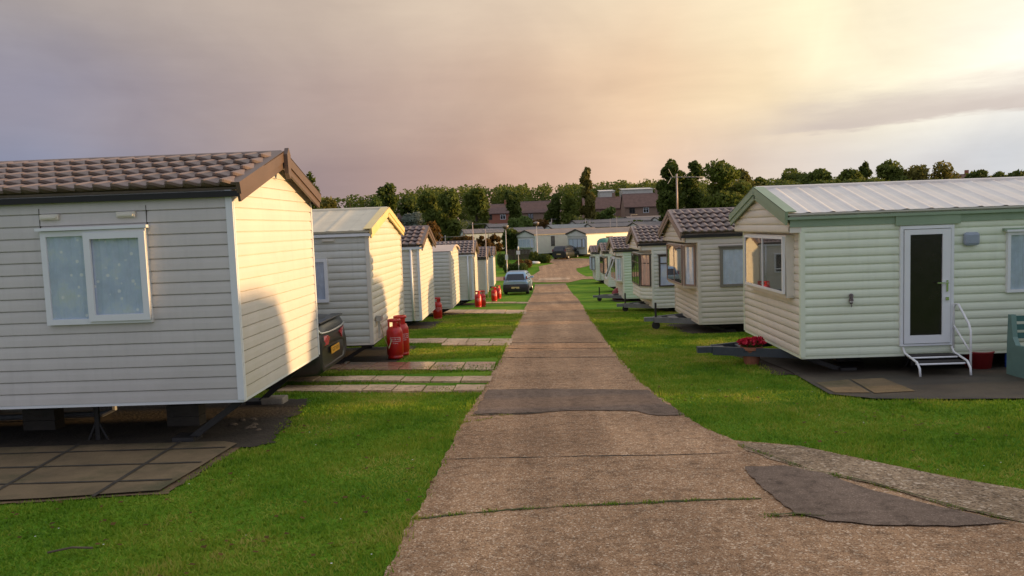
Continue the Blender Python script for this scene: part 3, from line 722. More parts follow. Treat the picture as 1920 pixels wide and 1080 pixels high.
def aerial(loc, top, m='pole_pink', lab='', rz=0., els=7, group=None, arm=.9, boom=True, th=1.0):
    r = root('aerial_pole', loc, rz, lab, 'aerial', group); H = top-loc[2]
    mb = MB(); mb.tube([(0,0,0), (0,0,H)], .022*th, 8); mb.build('mast', M[m], r, smooth=True)
    if boom:
        mb = MB(); mb.bar((-.15,0,H-.08), (arm,0,H-.08), .02*th)
        for k in range(els): mb.bar((-.1+k*arm/els, -.16+.008*k, H-.08), (-.1+k*arm/els, .16-.008*k, H-.08), .010)
        mb.bar((-.15,-.02,H-.08), (-.28,-.02,H+.12), .012); mb.bar((-.15,.02,H-.08), (-.28,.02,H-.25), .012)
        mb.build('antenna', M['galv'], r)
    return r
GR = 'static caravans in the two rows'
# --- left row
L1 = caravan('large cream caravan with brown tiled roof and white sliding window, nearest on the left', -3.14, 8.10, 11.02, .16, 2.25, .44, 10.5, -1, 'cream_shaded', .128, 'flat', endwall='cream', roofm='tile', finial=True, per=.19, guth=.06, trim='white', courses=5)
window(L1.r, L1.near, .905, 2.03, .865, 1.86, 'white', .058, (), (), 'net', slide=(.905, 1.56), head=True)
for u in (.90, 2.045): mb = MB(); mb.box(L1.near, u-.003, u+.003, 1.90, 2.10, .0, .0185); mb.build('panel_joint', M['gap'], L1.r)
vent(L1, 1.01, 1.98); vent(L1, 1.83, 1.98)
window(L1.r, L1.near, 4.6, 5.6, .80, 1.86, 'white', .055, (.5,), (), 'net', head=True)
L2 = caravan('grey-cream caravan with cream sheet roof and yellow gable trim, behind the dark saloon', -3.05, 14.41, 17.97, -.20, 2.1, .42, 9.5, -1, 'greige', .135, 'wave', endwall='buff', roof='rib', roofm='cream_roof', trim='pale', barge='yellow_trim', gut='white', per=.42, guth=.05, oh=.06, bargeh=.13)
window(L2.r, L2.near, .78, 1.55, .80, 1.62, 'white', .06, (), (), 'curtain'); vent(L2, .62, 1.93, .24)
L3 = caravan('pale caravan with dark wavy tiled roof and white drainpipe, third in the left row', -3.27, 22.32, 25.36, -.71, 2.15, .50, 9.5, -1, 'pale', .125, 'ship', roofm='tile_dark', barge='brown_trim', gut='white', per=.20, courses=5)
window(L3.r, L3.near, .62, 1.35, .85, 1.75, 'white', .06, (), (), 'net'); drainpipe(L3, .22)
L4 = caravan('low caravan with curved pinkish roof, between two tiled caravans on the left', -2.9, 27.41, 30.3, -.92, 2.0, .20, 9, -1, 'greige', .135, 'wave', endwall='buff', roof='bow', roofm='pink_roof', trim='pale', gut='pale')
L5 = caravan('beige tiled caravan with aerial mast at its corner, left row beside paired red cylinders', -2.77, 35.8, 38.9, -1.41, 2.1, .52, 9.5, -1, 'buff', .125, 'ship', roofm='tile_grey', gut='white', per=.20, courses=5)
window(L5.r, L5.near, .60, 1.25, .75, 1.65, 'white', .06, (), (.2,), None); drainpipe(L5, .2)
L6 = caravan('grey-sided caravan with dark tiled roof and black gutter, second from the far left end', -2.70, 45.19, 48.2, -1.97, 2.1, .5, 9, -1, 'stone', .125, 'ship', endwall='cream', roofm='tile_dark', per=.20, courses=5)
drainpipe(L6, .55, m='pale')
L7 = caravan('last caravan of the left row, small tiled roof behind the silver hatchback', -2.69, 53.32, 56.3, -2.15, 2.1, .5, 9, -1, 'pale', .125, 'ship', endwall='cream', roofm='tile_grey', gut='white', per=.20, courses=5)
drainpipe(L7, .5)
# --- right row
R1 = caravan('pale green caravan with white door, sage trim and ribbed grey sheet roof', 4.04, 11.71, 14.8, -.23, 2.15, .42, 10.5, 1, 'green_cream', .125, 'wave', endwall='pale', roof='rib', roofm='sheet_roof', trim='green_cream', barge='sage', gut='sage', hood=.17, per=.36, guth=.04, oh=.05, bargeh=.15, hitch=(1.0, .10, 'navy', 0))
mb = MB(); mb.box(R1.near, -.17, 9.9, 1.965, 2.075, .013, .03); mb.box(R1.near, 1.38, 2.33, 1.935, 2.075, .03, .055); mb.build('fascia', M['sage'], R1.r)
bay(R1, .30, 2.5, .93, 1.82, .13, .0001, 'pale', 'white', None, side=False)
# door
d = root('x', (0,0,0)); bpy.data.objects.remove(d)
mb = MB(); F = R1.near; a, b, z0, z1 = 1.45, 2.24, .12, 1.92
mb.box(F, a, a+.045, z0, z1, .0, .05); mb.box(F, b-.045, b, z0, z1, .0, .05); mb.box(F, a+.045, b-.045, z1-.045, z1, .0, .05); mb.box(F, a+.045, b-.045, z0, z0+.03, .0, .05)
door = mb.build('door', M['white'], R1.r)
mb = MB(); 
for q in ((a+.055,b-.055,z0+.04,z0+.16),(a+.055,b-.055,z1-.13,z1-.055),(a+.055,a+.14,z0+.16,z1-.13),(b-.175,b-.055,z0+.16,z1-.13)): mb.box(F, *q, .02, .062)
mb.build('door_leaf', M['white'], door)
mb = MB(); mb.box(F, a+.14, b-.175, z0+.16, z1-.13, .03, .04); mb.build('door_glass', M['door_glass'], door)
mb = MB(); mb.box(F, b-.125, b-.095, .93, 1.10, .062, .075); mb.bar(F.p(b-.11, 1.06, .10), F.p(b-.27, 1.065, .10), .016); mb.bar(F.p(b-.11, 1.06, .06), F.p(b-.11, 1.06, .105), .018); mb.box(F, b-.135, b-.09, .80, .85, .062, .085); mb.build('handle', M['chrome'], door)
mb = MB(); mb.box(F, 2.37, 2.60, 1.60, 1.80, .02, .10); mb.build('wall_lamp', M['grey_plastic'], R1.r, bevel=.045)
window(R1.r, R1.near, 3.02, 4.10, .88, 1.78, 'white', .045, (.33,.67), (), 'curtain', head=True)
mb = MB(); mb.box(F, 2.96, 4.16, 1.80, 1.84, .015, .075); mb.build('drip_rail', M['sage'], R1.r)
R2 = caravan('stone beige caravan with brown tiled roof and taupe framed windows, beside the green caravan', 3.95, 18.44, 21.45, -.57, 2.15, .52, 9.5, 1, 'stone', .125, 'wave', endwall='stone', roofm='tile_grey', trim='stone', barge='pinkbrown', hood=.30, per=.19, hitch=(.85, .05, 'galv', 1), courses=5, gdrop=.22)
window(R2.r, R2.near, .50, 1.32, .86, 1.80, 'taupe', .06, (), (), 'curtain', head=True)
bay(R2, .18, 2.85, .88, 1.86, .27, .27, 'stone', 'pinkbrown', None, mull=(.5,), sidecurt='curtain')
R3 = caravan('ivory caravan with black framed windows and tiled roof, third on the right', 3.98, 25.67, 28.6, -.95, 2.15, .48, 9.5, 1, 'ivory', .125, 'wave', endwall='pale', roofm='tile_grey', trim='ivory', barge='pinkbrown', hood=.36, per=.19, hitch=(.8, .05, 'galv', 1), courses=5, gdrop=.25)
window(R3.r, R3.near, .20, .85, .68, 1.72, 'dark_frame', .045, (), (.74,), 'net', head=True)
bay(R3, .14, 2.75, .68, 1.76, .34, .34, 'ivory', 'dark_frame', None, mull=(.33,.67), trans=(.72,), sidecurt='peach', low=.25, lowboards=True)
R4 = caravan('mint green caravan with tiled roof and awning window propped open, fourth on the right', 4.02, 34.23, 37.2, -1.45, 2.15, .48, 9.5, 1, 'mint', .125, 'wave', endwall='pale', roofm='tile_grey', trim='ivory', barge='pinkbrown', hood=.3, per=.20, hitch=(1.0, .02, 'galv', 1), courses=5)
bo = bay(R4, .12, 2.8, .75, 1.78, .26, .26, 'ivory', 'white', None, mull=(.5,), sidecurt='curtain')
mb = MB(); F = R4.end
for q in ((.0,1.0,0,.05),(.0,1.0,.95,1.0),(0,.05,.05,.95),(.95,1.0,.05,.95)):
    f = Fr(F.p(.55, 1.75, .30), F.U, (Vector((0,0,-1))*.93+F.N*.36).normalized(), (Vector((0,0,.36))+F.N*.93).normalized()); mb.box(f, *q, 0, .04)
w_ = mb.build('open_sash', M['white'], bo); mb = MB(); mb.quad(f.p(.04,.04,.02), f.p(.96,.04,.02), f.p(.96,.96,.02), f.p(.04,.96,.02)); mb.build('pane', M['glass'], w_)
R5 = caravan('grey-white caravan with dark corner windows near the far end of the right row', 4.63, 47.0, 49.9, -1.95, 2.1, .45, 9.5, 1, 'ivory', .125, 'wave', roofm='tile_grey', trim='ivory', barge='pinkbrown', hood=.25, per=.20, courses=5)
window(R5.r, R5.near, .62, 1.5, .75, 1.75, 'dark_frame', .06, (), (.72,), 'curtain')
bay(R5, .12, 2.7, .75, 1.75, .26, .26, 'ivory', 'dark_frame', None, mull=(.5,), sidecurt='peach')
R6 = caravan('farthest caravan of the right row, pale mint wall with white drainpipe by the junction', 4.9, 59.5, 62.5, -2.45, 2.1, .45, 9.5, 1, 'ivory', .125, 'wave', roofm='tile_grey', trim='ivory', barge='pinkbrown', hood=.2, per=.20, courses=5)
drainpipe(R6, .35); bay(R6, .12, 2.7, .75, 1.75, .26, .26, 'ivory', 'dark_frame', 'curtain', mull=(.5,))
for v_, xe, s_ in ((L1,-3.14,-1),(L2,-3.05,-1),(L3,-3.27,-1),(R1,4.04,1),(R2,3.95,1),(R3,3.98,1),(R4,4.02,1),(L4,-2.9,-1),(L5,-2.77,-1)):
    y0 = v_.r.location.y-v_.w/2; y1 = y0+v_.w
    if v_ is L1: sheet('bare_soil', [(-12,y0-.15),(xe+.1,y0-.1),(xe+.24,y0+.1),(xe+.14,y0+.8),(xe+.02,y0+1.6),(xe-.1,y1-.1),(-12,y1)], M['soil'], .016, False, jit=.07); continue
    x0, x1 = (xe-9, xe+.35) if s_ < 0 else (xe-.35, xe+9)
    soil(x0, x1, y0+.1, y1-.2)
RP = R_([(1400,664),(1440,682),(1480,698),(1520,722),(1555,742),(1640,751),(1780,752),(1925,751),(2150,750)]) + [(11, 13), (4.4, 13.5)]
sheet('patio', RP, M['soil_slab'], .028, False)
sheet('patio_slab', [(1596,716),(1655,713),(1716,738),(1640,742)], M['patio'], .036)
sheet('patio_slab', [(1530,722),(1590,716),(1632,741),(1565,741)], M['patio'], .036)

# ------------------------------------------------------------------ lawns: blades near the camera
def inpoly(P, X, Y):
    c = np.zeros(len(X), bool); n = len(P)
    for i in range(n):
        (x1, y1), (x2, y2) = P[i], P[(i+1) % n]
        k = ((y1 > Y) != (y2 > Y)); xi = (x2-x1)*(Y-y1)/((y2-y1) if y2 != y1 else 1e-9)+x1; c ^= k & (X < xi)
    return c
NB = 900000
Y = 2.6+ (RNG.random(NB)**1.9)*26; X = RNG.uniform(-9, 9, NB)
xl = np.interp(Y, [a for a, b in pl], [b for a, b in pl]); xr = np.array([XR(y) for y in np.linspace(2.6, 29, 600)]); xr = np.interp(Y, np.linspace(2.6, 29, 600), xr)
ok = ((X < xl+RNG.normal(0, .035, NB)) | (X > xr-.02-RNG.normal(0, .03, NB))) & (np.abs(X) < .75*Y+.6)
PAT = [(-9,6.0),(-6.2,6.15),(-4.2,6.3)] + pat[3:7] + [(-9,8.3)]
ok &= ~inpoly(PAT, X, Y)
ok &= ~(inpoly(RING, X, Y) & (RNG.random(NB) < .8))
for v_, s_ in ((L1,-1),(L2,-1),(L3,-1),(R1,1),(R2,1)):
    y0 = v_.r.location.y-v_.w/2; y1 = y0+v_.w; xe = v_.r.location.x
    ok &= ~((s_*X > s_*xe-(.3 if v_ is not L1 else np.interp(Y, [8, 8.9, 9.7, 11], [.20, .10, 0, -.12]))+RNG.normal(0, .06, NB)) & (Y > y0-.1) & (Y < y1-.1))
ok &= ~inpoly(RP, X, Y)
for a, b, c, d_ in slabrows: ok &= ~((X > a) & (X < b) & (Y > c) & (Y < d_))
X, Y = X[ok], Y[ok]; n = len(X); ang = RNG.uniform(0, 2*PI, n)
jx, jy = [], []
for line in ([(770,978),(860,968),(950,960),(1060,953),(1180,948),(1300,942),(1440,938)], [(1386,838),(1440,858),(1520,886),(1640,912),(1790,956),(1915,985)], [(1420,972),(1500,970),(1560,976)], [(884,781),(960,780)], [(1060,953),(1100,951),(1140,949)], [(860,795),(900,790),(925,785)]):
    q = [G(*p) for p in line]
    for (ax, ay), (bx, by) in zip(q, q[1:]):
        m_ = int(math.hypot(bx-ax, by-ay)*520); t = RNG.random(m_); keep = RNG.random(m_) < np.clip(.35+.65*np.sin(t*9+ax*7), .04, 1); t = t[keep]
        jx.append(ax+(bx-ax)*t+RNG.normal(0, .012, len(t))); jy.append(ay+(by-ay)*t+RNG.normal(0, .016, len(t)))
X = np.concatenate([X]+jx); Y = np.concatenate([Y]+jy); n = len(X); ang = RNG.uniform(0, 2*PI, n)
# pull blades sparser where worn, longer at lawn edges
edge_ = np.minimum(np.abs(X-np.interp(Y, [a for a, b in pl], [b for a, b in pl])), np.abs(X-np.interp(Y, np.linspace(2.6, 29, 600), [XR(y) for y in np.linspace(2.6, 29, 600)])))
patch = np.sin(X*1.9+1.3*np.sin(Y*1.1))*np.sin(Y*2.3+X)+.6*np.sin(X*5.1-Y*3.7)
hgt = RNG.uniform(.014, .034, n)*(1+.02*Y)*(1+.25*patch)*np.where((edge_ < .07) & (RNG.random(n) < .5), 1.9, 1); wd = RNG.uniform(.0035, .006, n)*(1+.09*Y); le = RNG.normal(0, .016, (n, 2))
Z = terr(X, Y)
V = np.zeros((n, 3, 3)); V[:,0] = np.stack([X-np.cos(ang)*wd, Y-np.sin(ang)*wd, Z], -1); V[:,1] = np.stack([X+np.cos(ang)*wd, Y+np.sin(ang)*wd, Z], -1); V[:,2] = np.stack([X+le[:,0], Y+le[:,1], Z+hgt], -1)
tag(fastmesh('grass', V.reshape(-1, 3), 3, M['blade']), kind='stuff')
k = RNG.choice(n, 2600, replace=False); cx, cy = X[k], Y[k]; keep = RNG.random(2600) < np.clip(.4+.5*np.sin(cx*2.1)*np.sin(cy*1.7), .05, 1); cx, cy = cx[keep], cy[keep]
cz = terr(cx, cy)+.03*(1+.02*cy); s_ = RNG.uniform(.008, .016, len(cx)); q = []
for dx, dy in ((-1,-1),(1,-1),(1,1),(-1,1)): q.append(np.stack([cx+dx*s_*1.2, cy+dy*s_, cz+RNG.uniform(-.008,.008,len(cx))], -1))
tag(fastmesh('dry_leaves', np.stack(q, 1).reshape(-1, 3), 4, LF['rust']), kind='stuff')
k = RNG.choice(n, 150, replace=False); cx, cy = X[k], Y[k]; cz = terr(cx, cy)+.038*(1+.02*cy); s_ = RNG.uniform(.003, .007, len(cx)); q = []
for dx, dy in ((-1,-1),(1,-1),(1,1),(-1,1)): q.append(np.stack([cx+dx*s_, cy+dy*s_, cz], -1))
tag(fastmesh('clover_flowers', np.stack(q, 1).reshape(-1, 3), 4, M['sign_white']), kind='stuff')
print('blades', n)

# ------------------------------------------------------------------ gas cylinders, pots, bench, steps
GC = 'red gas cylinders by the left row'
def cylinder_proto():
    r = root('gas_cylinder', (0,0,0), 0, 'x', 'gas cylinder', GC); R = .165
    mb = MB(); mb.lathe([(R-.03,0),(R-.012,0),(R-.012,.045),(R-.02,.05),(R,.085),(R+.002,.30),(R+.002,.315),(R,.33),(R,.50),(R-.006,.545),(R-.03,.595),(R-.07,.625),(.05,.64),(0,.645)], seg=32)
    mb.build('body', M['red'], r, smooth=True)
    mb = MB(); rc = .125
    for k in range(3):
        a = k*2*PI/3+.3; mb.lathe([(rc,.585),(rc,.735)], seg=6, a0=a, a1=a+.75)
    mb.lathe([(rc-.012,.735),(rc+.004,.735),(rc+.008,.76),(rc+.002,.785),(rc-.012,.785),(rc-.012,.735)], seg=24)
    mb.lathe([(rc,.585),(rc+.003,.62),(rc-.008,.62)], seg=24)
    mb.build('guard_ring', M['red'], r, smooth=True)
    mb = MB(); mb.lathe([(.03,.64),(.03,.69),(.018,.70),(.018,.74),(0,.745)], seg=10); mb.bar((0,0,.70), (.07,0,.70), .03); mb.build('valve', M['brass'], r)
    # stencilled panel, wrapped round the body, facing the path side and the viewer
    mb = MB(); Rr = R+.0035; a0 = -PI/2+.10
    def wrap(x0, x1, z0, z1, n=10): mb.grid([[(Rr*math.cos(a0+x/R), Rr*math.sin(a0+x/R), z) for x in np.linspace(x0, x1, n)] for z in (z0, z1)])
    for q in ((-.105,.105,.425,.432),(-.105,.105,.348,.355),(-.105,-.098,.355,.425),(.098,.105,.355,.425)): wrap(*q)
    for txt, sz, zc in (('CALOR GAS', .040, .39), ('Propane', .03, .315)):
        vs2, fs2 = text_mesh(txt, sz); b = len(mb.v)
        mb.v += [(Rr*math.cos(a0+x/R), Rr*math.sin(a0+x/R), zc+y) for x, y, z in vs2]; mb.f += [tuple(b+i for i in f) for f in fs2]
    mb.build('stencil', M['label_white'], r)
    return r
cp = cylinder_proto(); first = True
for (px, py, sc, rz, lab) in [(742,674,1.0,.15,'red gas cylinder with white stencilled panel, front of the pair nearest the camera'), (753,668,1.04,.5,'slightly taller red gas cylinder standing behind the nearest stencilled cylinder'),
        (821,594,.95,.2,'single red gas cylinder with white band beside the low curved roof caravan'), (897,576,.92,.3,'left red gas cylinder of the far pair beneath the aerial mast'), (905,575,.92,.9,'right red gas cylinder of the far pair beneath the aerial mast'),
        (927,565,.95,.1,'red gas cylinder standing just left of the silver hatchback'), (935,560,.95,.7,'half hidden red gas cylinder closest to the silver hatchback')]:
    o = cp if first else copy_tree(cp); first = False
    x, y = G(px, py)
    if px == 821: x, y = A(821, 594, 26.4).x, 26.4
    o.location = (x, y, T(x, y)+(.0 if py < 640 else .035)); o.rotation_euler = (0, 0, rz); o.scale = (sc, sc, sc); o['label'] = lab
# regulator and pipes on the second caravan
F = L2.end; mb = MB()
mb.tube([F.p(.30,.05,.06), F.p(.30,.42,.06), F.p(.36,.46,.08)], .012, 8); mb.tube([F.p(.40,.10,.06), F.p(.40,.42,.06), F.p(.55,.44,.10)], .012, 8); mb.box(F, .26, .46, .38, .48, .03, .12); mb.build('gas_regulator', M['steel'], L2.r)
mb = MB(); q = L2.r.matrix_basis.inverted() @ Vector((cp.location.x, cp.location.y, cp.location.z+.6)); a = F.p(.42,.30,.08)
mb.tube([a, a+Vector((-.05,-.0,-.25)), (a+q)/2+Vector((0,0,-.45)), q+Vector((.0,.1,-.1)), q], .011, 7); mb.build('gas_hose', M['hose'], L2.r, smooth=True)
# aerial masts
aerial((-2.68, 35.75, T(-2.7,35.75)), A(887,417,35.75).z, 'pole_pink', 'thin aerial mast clamped to the beige caravan near two red cylinders', 0.2)
aerial((-2.64, 45.0, T(-2.6,45)), A(918,430,45.0).z, 'pole_pink', 'thin aerial mast beside the grey caravan with dark tiled roof', 0.1, els=4, arm=.6)
p = A(1270,392,20.2); aerial((p.x, p.y, p.z-.3), A(1269,326,20.2).z, 'pole_pink', 'pale aerial pole rising behind the stone beige caravan roof', .5)
p = A(835,455,34); aerial((p.x, p.y, p.z-1.0), A(835,441,34).z, 'galv', 'small aerial above the curved pinkish caravan roof', .3, els=5, arm=.8)
# bits on the pale green caravan
x, y = G(1410,690); x *= 1.025; y += .34; rp = root('flower_pot', (x, y, T(x, y)), 0, 'terracotta pot of red flowers beside the drawbar', 'flower pot')
mb = MB(); mb.lathe([(0,0),(.13,0),(.19,.30),(.215,.30),(.215,.36),(.19,.36),(.18,.32),(0,.31)], seg=28); mb.build('pot', M['terracotta'], rp, smooth=False); rp.scale = (.86,.86,.9)
def leafcloud(N, blobs, size, rng=RNG, flat=1.0):
    B = np.array(blobs, float); vol = B[:,3]*B[:,4]*B[:,5]; w = vol**.75; w /= w.sum()
    k = rng.choice(len(B), N, p=w); d = rng.normal(size=(N, 3)); d /= np.linalg.norm(d, axis=1, keepdims=True)
    rr = rng.random(N)**.35
    C = B[k,:3] + d*rr[:,None]*B[k,3:6]
    nrm = d*.6+rng.normal(size=(N, 3))*.7; nrm /= np.linalg.norm(nrm, axis=1, keepdims=True)
    t = np.cross(nrm, rng.normal(size=(N, 3))); t /= np.linalg.norm(t, axis=1, keepdims=True); b = np.cross(nrm, t)
    s = size*rng.uniform(.6, 1.4, N)[:,None]
    return np.stack([C-t*s, C-b*s*.55, C+t*s, C+b*s*.55], 1).reshape(-1, 3)
fl = fastmesh('flowers', leafcloud(800, [(0,0,.44,.28,.22,.08),(.14,.05,.48,.12,.1,.06),(-.16,-.05,.47,.12,.1,.05)], .028), 4, LF['red'], rp); fastmesh('leaves', leafcloud(500, [(0,0,.40,.22,.19,.08)], .03), 4, LF['hedge'], rp)
x, y = G(1852,697); y += .25; rb = root('bucket', (x, y, T(x, y)+.02), 0, 'dark red plastic tub under the green caravan edge beside the bench', 'tub')
mb = MB(); mb.lathe([(0,0),(.19,0),(.225,.26),(.24,.27),(.24,.29),(.215,.29),(.2,.05),(0,.04)], seg=28); mb.build('tub', M['bucket'], rb, smooth=True)
mb = MB(); mb.tube([(.22,0,.29),(.2,0,.36),(0,0,.42),(-.2,0,.36),(-.22,0,.29)], .008, 6); mb.build('handle', M['tread'], rb)
rb.scale = (.9,.9,.95)
x, y = G(1893,692); rb = root('spray_bottle', (x, y+.05, T(x, y)+.02), 0, 'small blue plastic bottle between red tub and bench', 'bottle')
mb = MB(); mb.lathe([(0,.2),(.035,.2),(.04,.21),(.04,.32),(.02,.36),(.015,.38),(.0,.385)], seg=12); mb.lathe([(0,0),(.04,0),(.04,.2),(0,.2)], seg=12); mb.build('body', M['blue_pot'], rb, smooth=True)
# bench (end-on panel sides with slatted back)
x, y = G(1893,714); rb = root('garden_bench', (x+.22, y+.12, T(x, y)+.02), 0, 'green garden bench with slatted back in front of the pale green caravan', 'bench')
for k, xx in enumerate((0, 1.35)):
    mb = MB(); pr_ = [(-.30,0),(.26,0),(.26,.42),(.24,.86),(.17,.86),(.13,.55),(.06,.44),(-.28,.46),(-.34,.40)]
    for s_ in (xx-.035, xx+.035): mb.quad(*[(s_, a, b) for a, b in pr_])
    for i in range(len(pr_)):
        a, b = pr_[i], pr_[(i+1) % len(pr_)]; mb.quad((xx-.035,*a),(xx-.035,*b),(xx+.035,*b),(xx+.035,*a))
    mb.build('side_panel', M['bench'], rb, bevel=.012)
mb = MB(); 
for k in range(3): mb.box(WORLD, .037, 1.313, .17+.012*k, .20+.012*k, .52+.12*k, .60+.12*k)
mb.build('backrest', M['bench_dark'], rb)
mb = MB()
for k in range(4): mb.box(WORLD, .037, 1.313, -.28+.105*k, -.20+.105*k, .38, .41)
mb.build('seat', M['bench_dark'], rb)
# white tubular steps with hand rail
sx = R1.r.location.x+1.50; sy = 11.71; sz = T(sx, 11.2)+.02
rs = root('door_steps', (sx, sy, sz), 0, 'white tubular steps with black treads and one handrail under the white door', 'steps')
H0 = (-.23+.12)-sz
mb = MB(); r_ = .017
mb.tube([(0,-.03,H0-.02),(0,-.10,H0-.10),(.0,-.46,.20),(.0,-.54,.12),(.0,-.56,0)], r_, 8); mb.build('stringer', M['white_paint'], rs, smooth=True); mb = MB(); mb.tube([(.72,-.03,H0-.02),(.72,-.10,H0-.10),(.72,-.46,.20),(.72,-.54,.12),(.72,-.56,0)], r_, 8)
mb.build('stringer', M['white_paint'], rs, smooth=True)
for (yy, zz_) in ((-.24, H0-.22 if H0 > .4 else H0*.62), (-.44, .17)):
    mb = MB(); mb.box(WORLD, .02, .70, yy-.02, yy+.20, zz_+.0, zz_+.025); mb.build('tread', M['tread'], rs)
    mb = MB(); mb.tube([(.0,yy+.02,zz_+.0),(.05,yy-.03,zz_-.0),(.67,yy-.03,zz_),(.72,yy+.02,zz_)], .014, 8); mb.build('tread_edge', M['white_paint'], rs, smooth=True)
mb = MB(); hx_ = .74
mb.tube([(hx_,-.05,H0-.05),(hx_,-.05,H0+.55),(hx_+.01,-.08,H0+.62),(hx_+.02,-.14,H0+.62),(hx_+.03,-.40,H0+.36),(hx_+.03,-.45,H0+.26),(hx_+.03,-.46,.0)], .016, 8); mb.tube([(hx_,-.05,H0+.30),(hx_+.03,-.45,H0-.05)], .013, 8)
mb.build('handrail', M['white_paint'], rs, smooth=True)
# small wall ornament
o = A(1596,560,11.66); ro = root('wall_ornament', (o.x, 11.69, o.z), 0, 'small grey owl shaped ornament hanging on the pale green wall', 'ornament')
mb = MB(); mb.lathe([(0,-.085),(.018,-.08),(.03,-.05),(.034,-.02),(.026,.005),(.030,.03),(.032,.05),(.022,.072),(0,.078)], (0,-.03,0), 14); mb.lathe([(0,-.13),(.007,-.125),(.01,-.1),(0,-.08)], (.005,-.03,0), 8); mb.build('figure', mat('mottled_ornament', (.16,.13,.13), .7, .7, 40), ro, smooth=True)
mb = MB(); mb.bar((-.03,-.05,-.045), (.03,-.05,-.045), .02, .012); mb.bar((0,0,.08), (0,-.03,.06), .006); mb.build('perch', M['sign_white'], ro)
# shoe-like red bag under the mint caravan
x, y = G(1160,562); rb = root('toy_car', (x, y, T(x, y)+.02), .6, 'red wrapped bundle with white flashes under the mint caravan', 'bundle')
mb = MB(); mb.lathe([(0,0),(.30,.02),(.36,.2),(.28,.4),(.16,.52),(0,.56)], seg=14); mb.build('bundle', M['bucket'], rb, smooth=True)
mb = MB(); mb.box(WORLD, -.3, -.1, -.36, -.3, .15, .25); mb.build('flash', M['white'], rb); rb.name = 'bundle'
# paving stones, twigs and leaves scattered on the left soil edge
for k in range(9):
    x, y = G(random.uniform(430, 495), random.uniform(785, 812)); s_ = random.uniform(.025, .055)
    mb = MB(); mb.lathe([(0,-.2*s_),(s_*.8,-.1*s_),(s_,.3*s_),(s_*.6,.75*s_),(0,.85*s_)], seg=7); o = mb.build('stone', M['terracotta'] if False else M['rock'])
    o.location = (x, y, T(x, y)+.01); o.scale = (random.uniform(.8,1.6), 1, random.uniform(.6,1)); o.rotation_euler = (random.uniform(-.2,.2), 0, random.uniform(0, 6))
    tag(o, 'small loose stone on the soil edge beside the cream caravan corner', 'stone', 'loose stones beside the cream caravan corner')
x, y = G(515,757); mb = MB(); mb.box(WORLD, -.16, .16, -.13, .13, -.02, .10); o = mb.build('concrete_block', M['concrete'], bevel=.02); o.location = (x, y, T(x, y)); tag(o, 'mossy concrete block under the cream caravan steady', 'block')
mb = MB(); a = G(90,1047); b = G(175,1038); mb.tube([(*a, T(*a)+.04), ((a[0]+b[0])/2, (a[1]+b[1])/2+.02, T(*a)+.05), (*b, T(*b)+.04)], .007, 6); tag(mb.build('twig', M['bark']), 'thin brown twig lying in the near left grass', 'twig')

